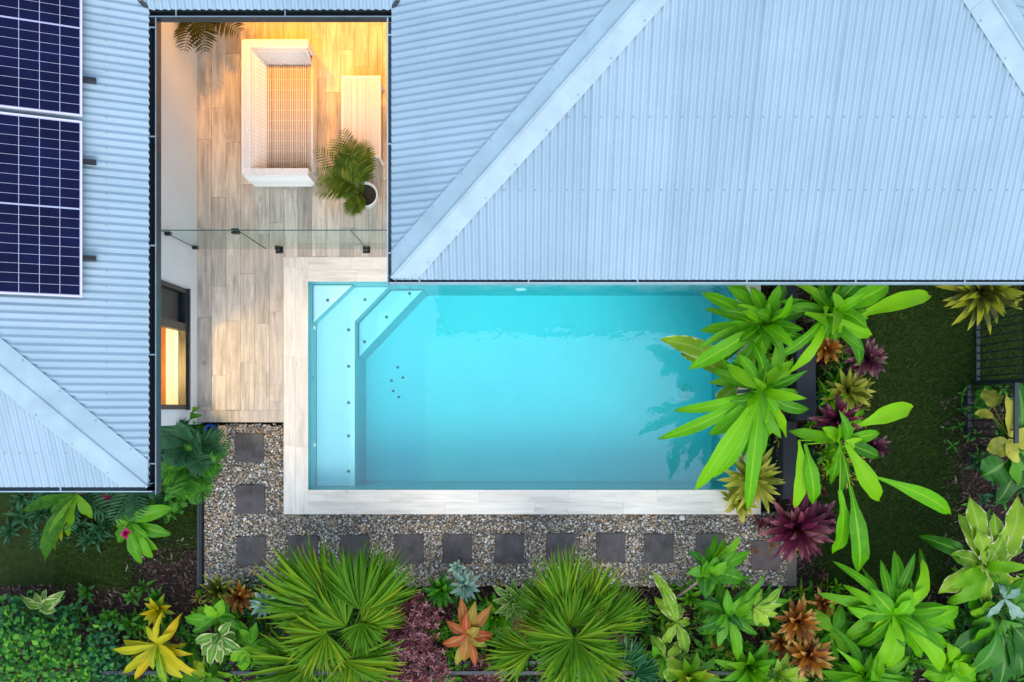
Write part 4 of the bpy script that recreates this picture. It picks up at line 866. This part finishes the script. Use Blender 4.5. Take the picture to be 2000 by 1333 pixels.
# bromeliads
rosette_plant('bromeliad',1686,702,.30,48,34,13,'purple','dusky purple bromeliad with tan leaf tips on the lawn side','bromeliad')
rosette_plant('bromeliad',1630,822,1.0,54,34,14,'mag','magenta bromeliad tucked above the long leaf clump','bromeliad')
rosette_plant('bromeliad',1702,872,.35,34,20,11,'purple','small faded purple bromeliad half under lime leaves','bromeliad')
rosette_plant('bromeliad',1548,1030,.25,76,46,17,'mag','largest purple bromeliad at the end of the paver row','bromeliad')
rosette_plant('bromeliad',1600,1010,.1,40,20,14,'purple','dark bronze bromeliad right behind the largest purple one','bromeliad')
rosette_plant('bromeliad',1612,682,.45,34,22,12,'orange','rusty orange bromeliad right of the middle screen panel','bromeliad')
rosette_plant('bromeliad',1552,1210,.35,52,34,13,'orange','bronze orange star shaped bromeliad in the lower bed','bromeliad')
rosette_plant('bromeliad',1575,1275,.35,52,34,13,'orange','bronze orange bromeliad nearest the photo bottom','bromeliad')
rosette_plant('bromeliad',1604,1180,.2,34,20,11,'orange','small orange bromeliad behind the bronze star','bromeliad')
rosette_plant('bromeliad',1525,1255,.15,36,18,12,'orange','half buried rusty bromeliad left of the two bronze stars','bromeliad')
rosette_plant('bromeliad',1462,936,.35,70,40,14,'brome','yellow green bromeliad at the pool corner on the coping end','bromeliad')
rosette_plant('bromeliad',1440,975,.2,46,24,12,'brome','smaller yellow bromeliad below the pool corner one','bromeliad')
rosette_plant('bromeliad',1650,766,.25,56,26,13,'brome','open yellow green bromeliad between the two purple ones','bromeliad')
rosette_plant('bromeliad',1908,572,.40,82,54,15,'bromd','big olive bromeliad under the eave by the bar fence','bromeliad',e1=0)
rosette_plant('bromeliad',1995,570,.30,46,26,12,'bromd','olive bromeliad cut by the right photo edge under the eave','bromeliad')
rosette_plant('bromeliad',1500,742,.1,50,24,9,'dry','dry twiggy brown bromeliad between pool and screen','bromeliad',e1=25)
rosette_plant('bromeliad',1530,712,.15,40,24,8,'bromd','thin olive bromeliad squeezed against the middle screen panel','bromeliad')
rosette_plant('bromeliad',1522,790,.1,44,24,9,'dry','straw coloured bromeliad left of the lower screen panel','bromeliad',e1=20)
# fan palms
fan_palm('left fan palm spreading over the pavers, yellow tipped',(692,1232,.55),[(655,1186,.85,150,105,185,30),(704,1192,1.05,96,105,150,32),(716,1192,1.0,48,65,150,22),(638,1238,.95,205,230,100,44),(706,1216,.9,272,150,72,26),(612,1292,.7,205,120,160,34),(668,1290,.7,4,70,140,16),(690,1180,.7,70,80,140,24),(720,1225,.5,25,80,85,22),(650,1230,.5,160,90,110,26),(690,1270,.5,250,120,90,30),(715,1260,.45,300,90,70,22),(660,1255,.2,215,90,91,22),(735,1215,.2,10,80,91,22),(676,1224,.9,130,120,120,30),(708,1220,.85,40,100,90,26)],'fan')
fan_palm('right fan palm with a round bright green front frond',(1118,1252,.55),[(1122,1248,1.25,262,300,112,58),(1104,1190,1.05,96,90,140,30),(1166,1222,.95,38,100,125,34),(1040,1268,.8,192,110,108,30),(1138,1192,.9,62,75,125,26),(1080,1200,.8,140,60,105,18),(1085,1240,.6,170,100,100,26),(1150,1275,.6,330,120,95,28),(1120,1215,.6,110,110,110,30),(1110,1290,.5,230,110,80,26),(1165,1255,.2,350,90,77,22),(1070,1225,.2,160,80,91,22),(1112,1222,1.1,80,200,90,44),(1132,1215,.9,50,100,120,28)],'fan')
fan_palm('small teal fan palm between right palm and low rail',(1218,1320,.25),[(1216,1304,.5,85,150,72,26),(1200,1325,.4,150,110,55,18),(1240,1318,.4,20,110,60,18)],'fand')
# croton, dracaena and shrubs of the lower bed
leafy_plant('yellow_croton',(308,1258,.5),[(219,1268,26,-.1),(238,1316,28,-.1),(262,1328,26,-.1),(330,1345,28,-.1),(366,1328,30,-.1,.04),(404,1324,30,-.1),(352,1200,28,.0,.1),(318,1194,20,.05),(378,1278,22,-.05),(240,1250,26,-.15),(286,1222,18,0),(350,1290,26,.1),(300,1310,24,.05),(340,1236,22,.1)],'yel','bright yellow croton with a star of long leaves','croton',pf='lance',fold=.4,wk=.74,extra=5,exr=60,exw=16)
leafy_plant('dracaena',(424,1206,.65),[(386,1186,26),(417,1172,30),(446,1178,30),(360,1206,28,-.05),(376,1234,24,-.05),(460,1205,26),(400,1180,26,.1),(435,1170,26,.05),(470,1230,24,-.1)],'mid','dull green dracaena rosette above the cream edged one','dracaena',pf='lance')
leafy_plant('dracaena',(430,1240,.75),[(462,1244,26),(446,1280,26),(396,1280,26),(430,1298,26),(474,1270,24,-.1),(382,1256,24),(410,1300,22,-.1),(452,1215,22,.1),(415,1262,24,.12)],'var','cream edged green dracaena between yellow croton and left palm','dracaena',pf='lance')
rosette_plant('silver_tuft',520,1176,.25,36,22,11,'silver','small silver white tuft left of the left fan palm','silver plant',pf='lance')
rosette_plant('silver_tuft',908,1142,.3,38,30,9,'silver','silvery blue plant between the two fan palms','silver plant',pf='lance',e1=0)
rosette_plant('silver_tuft',893,1108,.4,18,14,8,'silver','white tipped silver shoot touching a paver edge','silver plant',pf='lance')
shrub('burgundy_shrub','glossy burgundy small leaved shrub between the two palms','shrub',[(825,1195,.3,.26,.35),(815,1250,.35,.32,.38),(840,1310,.3,.34,.33),(775,1245,.3,.22,.35),(790,1320,.2,.28,.3),(945,1330,.15,.3,.25)],210,.055,'burg','lance',True)
leafy_plant('cordyline',(914,1238,.55),[(900,1166,24,.05),(929,1174,24,.05),(962,1180,22,.05),(938,1226,24,.1),(864,1258,24),(964,1240,26),(905,1292,24,-.1),(890,1300,20,-.15),(928,1300,20,-.15),(872,1212,20),(950,1262,22,-.05),(912,1195,20,.15)],'cord','red and lime cordyline star beside the burgundy shrub','cordyline',pf='lance',fold=.4)
rosette_plant('croton',1008,1172,.35,52,26,17,'var','yellow green speckled croton left of the right fan palm','croton',pf='lance')
rosette_plant('croton',1036,1206,.3,34,18,14,'orange','small orange croton tucked behind the right palm frond','croton',pf='lance')
rosette_plant('croton',968,1200,.2,44,22,16,'mid','plain green low croton behind the red cordyline','croton',pf='lance')
rosette_plant('tuft_plant',862,1150,.25,44,22,12,'dark','dark green tuft under the right reach of the left palm','tuft plant',pf='lance')
rosette_plant('bromeliad',430,1150,.05,40,24,9,'bromd','dark spiky bromeliad at the foot of the pebble path','bromeliad')
rosette_plant('bromeliad',470,1165,.1,38,22,10,'orange','rust coloured spiky plant between dracaena and pebble path','bromeliad')
rosette_plant('croton',312,1190,.15,36,14,12,'yel','small orange yellow croton shoot behind the big yellow one','croton',pf='lance')
leafy_plant('croton',(85,1184,.2),[(38,1160,16),(92,1196,20),(70,1158,16),(50,1178,16),(128,1154,20,.1),(110,1194,22,.05),(120,1170,24,.1),(90,1150,14)],'var','olive speckled croton at the left lawn edge','croton',pf='ovate')
shrub('round_leaf_shrub','lighter round leaved shrub at the photo bottom left','shrub',[(70,1255,.25,.55,.4),(150,1300,.2,.5,.4),(10,1300,.2,.5,.4)],330,.085,'hedge')
shrub('round_leaf_shrub','darker round leaved shrub between hedge corner and yellow croton','shrub',[(205,1270,.1,.42,.35),(225,1325,.1,.4,.3),(30,1215,.05,.4,.3),(120,1215,.0,.35,.25)],260,.085,'hedge2')
# left wing planting
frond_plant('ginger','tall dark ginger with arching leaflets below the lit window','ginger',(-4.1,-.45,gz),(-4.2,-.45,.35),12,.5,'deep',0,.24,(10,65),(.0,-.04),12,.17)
frond_plant('ginger','lower ginger with shiny leaflets reaching over the pebbles','ginger',(-4.15,-.8,gz),(-4.2,-.75,.2),12,.56,'dark',0,.24,(5,60),(.06,0),12,.17)
leafy_plant('ginger',(318,818,.25),[(392,796,20),(396,812,20),(385,826,18),(350,800,20),(316,790,16),(375,840,18),(340,835,16)],'mid','light green ginger shoot under the window sill','ginger',pf='lance',extra=18,exr=52,exw=20,exm='dark')
shrub('low_shrub','low mixed green shrub between gutter corner and pebbles','shrub',[(352,945,.0,.32,.3),(385,925,-.05,.22,.25),(330,985,-.05,.25,.2)],120,.11,'dark')
leafy_plant('ginger',(150,965,.55),[(88,1100,34,-.3,.03),(108,1075,22,-.3),(122,1062,18,-.3),(134,1048,26,-.25),(44,1000,26,-.2),(180,1012,24,-.2,-.05),(100,1010,20,-.1)],'fan','bright lime ginger leaf hanging from under the left eave','ginger',pf='lance')
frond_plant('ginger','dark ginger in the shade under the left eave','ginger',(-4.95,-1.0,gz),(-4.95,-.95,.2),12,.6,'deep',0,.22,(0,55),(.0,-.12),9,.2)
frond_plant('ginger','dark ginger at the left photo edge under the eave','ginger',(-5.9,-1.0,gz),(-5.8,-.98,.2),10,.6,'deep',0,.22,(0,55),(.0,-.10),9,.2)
leafy_plant('birds_nest_plant',(252,1020,.3),[(306,976,26),(337,992,32),(334,1044,30),(308,1074,24),(298,1090,26,-.15),(276,1101,26,-.15),(232,1060,24,-.1),(240,990,22),(270,975,20),(228,1025,24),(290,1050,22,.05)],'mid','dark rosette of broad leaves around a pink flower','rosette plant',pf='strap')
def flower(px,py,z,r,label):
    c=W(px,py,z); mb=MB()
    for i in range(26):
        az=rng.uniform(0,6.28); el=R(rng.uniform(5,85)); leaf(mb,c,c+pdir(az,el)*r*rng.uniform(.7,1.1),r*.55,.1,0,0,'ovate',3,.3,0,rng.random(),five=False)
    root=empty('pink_flower',(c.x,c.y,gz),label,'flower'); under(root,mb.build('petals',M['pink'],smooth=True)); stem(root,[(c.x,c.y,gz),(c.x+.01,c.y,z*.5),c],.008,.006)
flower(247,1042,.45,.085,'pink flower head in the heart of the dark rosette'); flower(208,973,.25,.08,'deep pink flower partly under the left eave gutter')
# ground cover between the plants: nobody could count its leaves
mb=MB()
def cover(n,x0,y0,x1,y1,zlo,zhi,l0,l1):
    for i in range(n):
        p=W(rng.uniform(x0,x1),rng.uniform(y0,y1),0); p.z=gz+rng.uniform(zlo,zhi); az=rng.uniform(0,6.28); a0=rng.random()
        for j in range(4):
            az+=1.57+rng.uniform(-.4,.4); L=rng.uniform(l0,l1); leaf(mb,p,p+pdir(az,R(rng.uniform(-5,50)))*L,L*rng.uniform(.25,.42),.12,0,rng.uniform(-.4,.4),'lance',4,.3,0,min(1,max(0,a0+rng.uniform(-.2,.2))),five=False,droop=.2)
cover(260,-150,1190,470,1420,.02,.25,.07,.15); cover(420,470,1180,1280,1420,.02,.28,.08,.17); cover(420,1280,1190,2150,1420,.02,.25,.09,.20); cover(70,1860,760,2150,1200,.02,.25,.08,.16); cover(70,1440,560,1540,1000,.02,.2,.06,.14); cover(60,1580,560,1680,900,.02,.15,.05,.12)
cover(60,300,830,400,960,.02,.25,.06,.14)
tag(mb.build('ground_cover',M['dark'],smooth=True),'mixed dark green ground cover filling the beds between larger plants','ground cover',kind='stuff')

def clumps(n,regs,mat,label,r0,r1,wd,pf,zl=.02,zh=.30):
    mb=MB()
    for i in range(n):
        x0,y0,x1,y1=regs[i%len(regs)]; p=W(rng.uniform(x0,x1),rng.uniform(y0,y1),0); p.z=gz+rng.uniform(zl,zh); r=rng.uniform(r0,r1)
        rosette(mb,p,r,rng.randint(7,13),r*wd,70,8,pf,.12,.3,.25,.25,5,.5,rng.uniform(0,6))
    tag(mb.build('ground_cover',M[mat],smooth=True),label,'ground cover',kind='stuff')
clumps(70,[(340,1260,640,1380),(720,1290,1010,1380),(1260,1130,1480,1380),(1260,1230,1480,1380)],'mid','mid green leafy ground cover between palms and dracaenas along the lower bed',.10,.24,.28,'lance')
clumps(70,[(1480,1150,1720,1380),(1560,1240,1960,1380),(1840,1180,2080,1380),(1480,1290,1720,1380)],'dark','dark leafy ground cover filling the lower right bed',.12,.26,.34,'lance')
clumps(46,[(470,1150,600,1260),(1560,1150,1680,1300),(1240,1250,1500,1360),(960,1150,1060,1260)],'fan','lime grassy ground cover in gaps of the lower bed',.08,.20,.16,'strip')
clumps(26,[(1440,590,1530,960),(1580,560,1700,960)],'deep','deep green ground cover on both sides of the timber screen',.08,.18,.3,'lance')
clumps(24,[(1900,760,2080,1180)],'deep','deep green ground cover under the right edge plants',.10,.22,.4,'lance')

clumps(60,[(1440,570,1545,700),(1450,690,1550,990),(1590,570,1700,760),(1590,740,1690,960)],'bromd','olive and bronze ground cover crowded along the timber screen',.07,.17,.15,'strip')
clumps(36,[(1470,990,1640,1090),(1300,1150,1560,1330),(1500,1180,1640,1340)],'orange','rusty orange ground cover around the bronze bromeliads',.06,.14,.18,'strip')
clumps(50,[(560,1230,800,1390),(960,1230,1240,1390),(460,1140,600,1240)],'deep','deep green ground cover under the fan palms',.10,.22,.2,'lance')
clumps(40,[(-40,1150,330,1240),(240,1180,470,1360)],'dark','dark ground cover behind the round leaved shrubs',.08,.2,.35,'lance')
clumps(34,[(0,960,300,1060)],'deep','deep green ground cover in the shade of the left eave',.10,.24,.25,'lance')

leafy_plant('strap_leaf_plant',(1862,1305,.4),[(1800,1320,36),(1830,1270,34),(1890,1265,36),(1905,1330,36),(1850,1370,40),(1790,1290,28)],'lime','young lime leaf clump between philodendron and broad lime clump','strap leaf plant',pf='ovate',extra=8,exr=70,exw=30)
leafy_plant('strap_leaf_plant',(1625,1235,.4),[(1590,1190,28),(1660,1215,28),(1670,1270,30),(1600,1265,28),(1640,1180,26)],'mid','mid green leaf clump squeezed between bronze bromeliads and broad lime clump','strap leaf plant',pf='lance',extra=10,exr=70,exw=26)
leafy_plant('croton',(1300,1285,.4),[(1270,1240,24),(1330,1250,24),(1345,1305,24),(1262,1310,24),(1310,1335,26)],'varw','ragged cream splashed croton behind the small teal palm','croton',pf='lance',wav=.15,extra=8,exr=60,exw=22)
leafy_plant('dracaena',(490,1262,.5),[(450,1290,26),(470,1310,26),(520,1300,24),(530,1250,24),(500,1215,24),(460,1230,24)],'mid','green dracaena pressed against the left side of the left palm','dracaena',pf='lance',extra=10,exr=60,exw=24)
leafy_plant('dracaena',(400,1325,.5),[(350,1320,26),(380,1290,26),(430,1300,24),(450,1340,24),(380,1360,24)],'fan','lime dracaena at the photo bottom under the cream edged one','dracaena',pf='lance',extra=8,exr=60,exw=24)

for mt,n,r0,r1,wd,pf,regs,lab in (('fan',90,.07,.17,.13,'strip',[(400,1140,640,1380),(740,1140,1010,1360),(1240,1120,1500,1380),(1500,1140,1720,1380)],'fine bright grassy ground cover spilling over the lower edge of the pebbles'),
  ('mid',110,.07,.18,.24,'lance',[(380,1150,560,1390),(840,1130,1020,1280),(1230,1130,1520,1390),(1540,1140,1960,1390)],'small leaved fresh green ground cover threaded through the lower bed'),
  ('brome',40,.05,.14,.16,'strip',[(250,1160,520,1300),(940,1130,1050,1300),(1280,1160,1520,1340),(1560,1150,1700,1330)],'yellowing spiky ground cover dotted through the lower bed'),
  ('purple',26,.05,.12,.18,'strip',[(260,1130,430,1200),(1480,1000,1640,1130),(1490,1180,1640,1330),(740,1160,900,1330)],'small purple bronze ground cover by the rosettes and mulch'),
  ('lime',40,.10,.22,.26,'lance',[(1440,580,1530,960),(1585,560,1700,960),(1560,1150,1900,1380),(1880,1000,2080,1380)],'fresh lime ground cover under the strap leaf plants')):
    clumps(n,regs,mt,lab,r0,r1,wd,pf)

clumps(26,[(1440,640,1520,960),(1592,590,1640,960)],'lime','taller lime ground cover leaning against both sides of the timber screen',.16,.28,.22,'strip',.25,.6)
clumps(22,[(1450,600,1530,960),(1600,660,1690,960)],'brome','taller yellow green ground cover mixed along the timber screen',.10,.18,.16,'strip',.2,.5)
clumps(16,[(1600,640,1690,980),(1480,980,1600,1060)],'mag','dark red ground cover between the strap leaves and the lawn',.10,.17,.2,'strip',.15,.4)
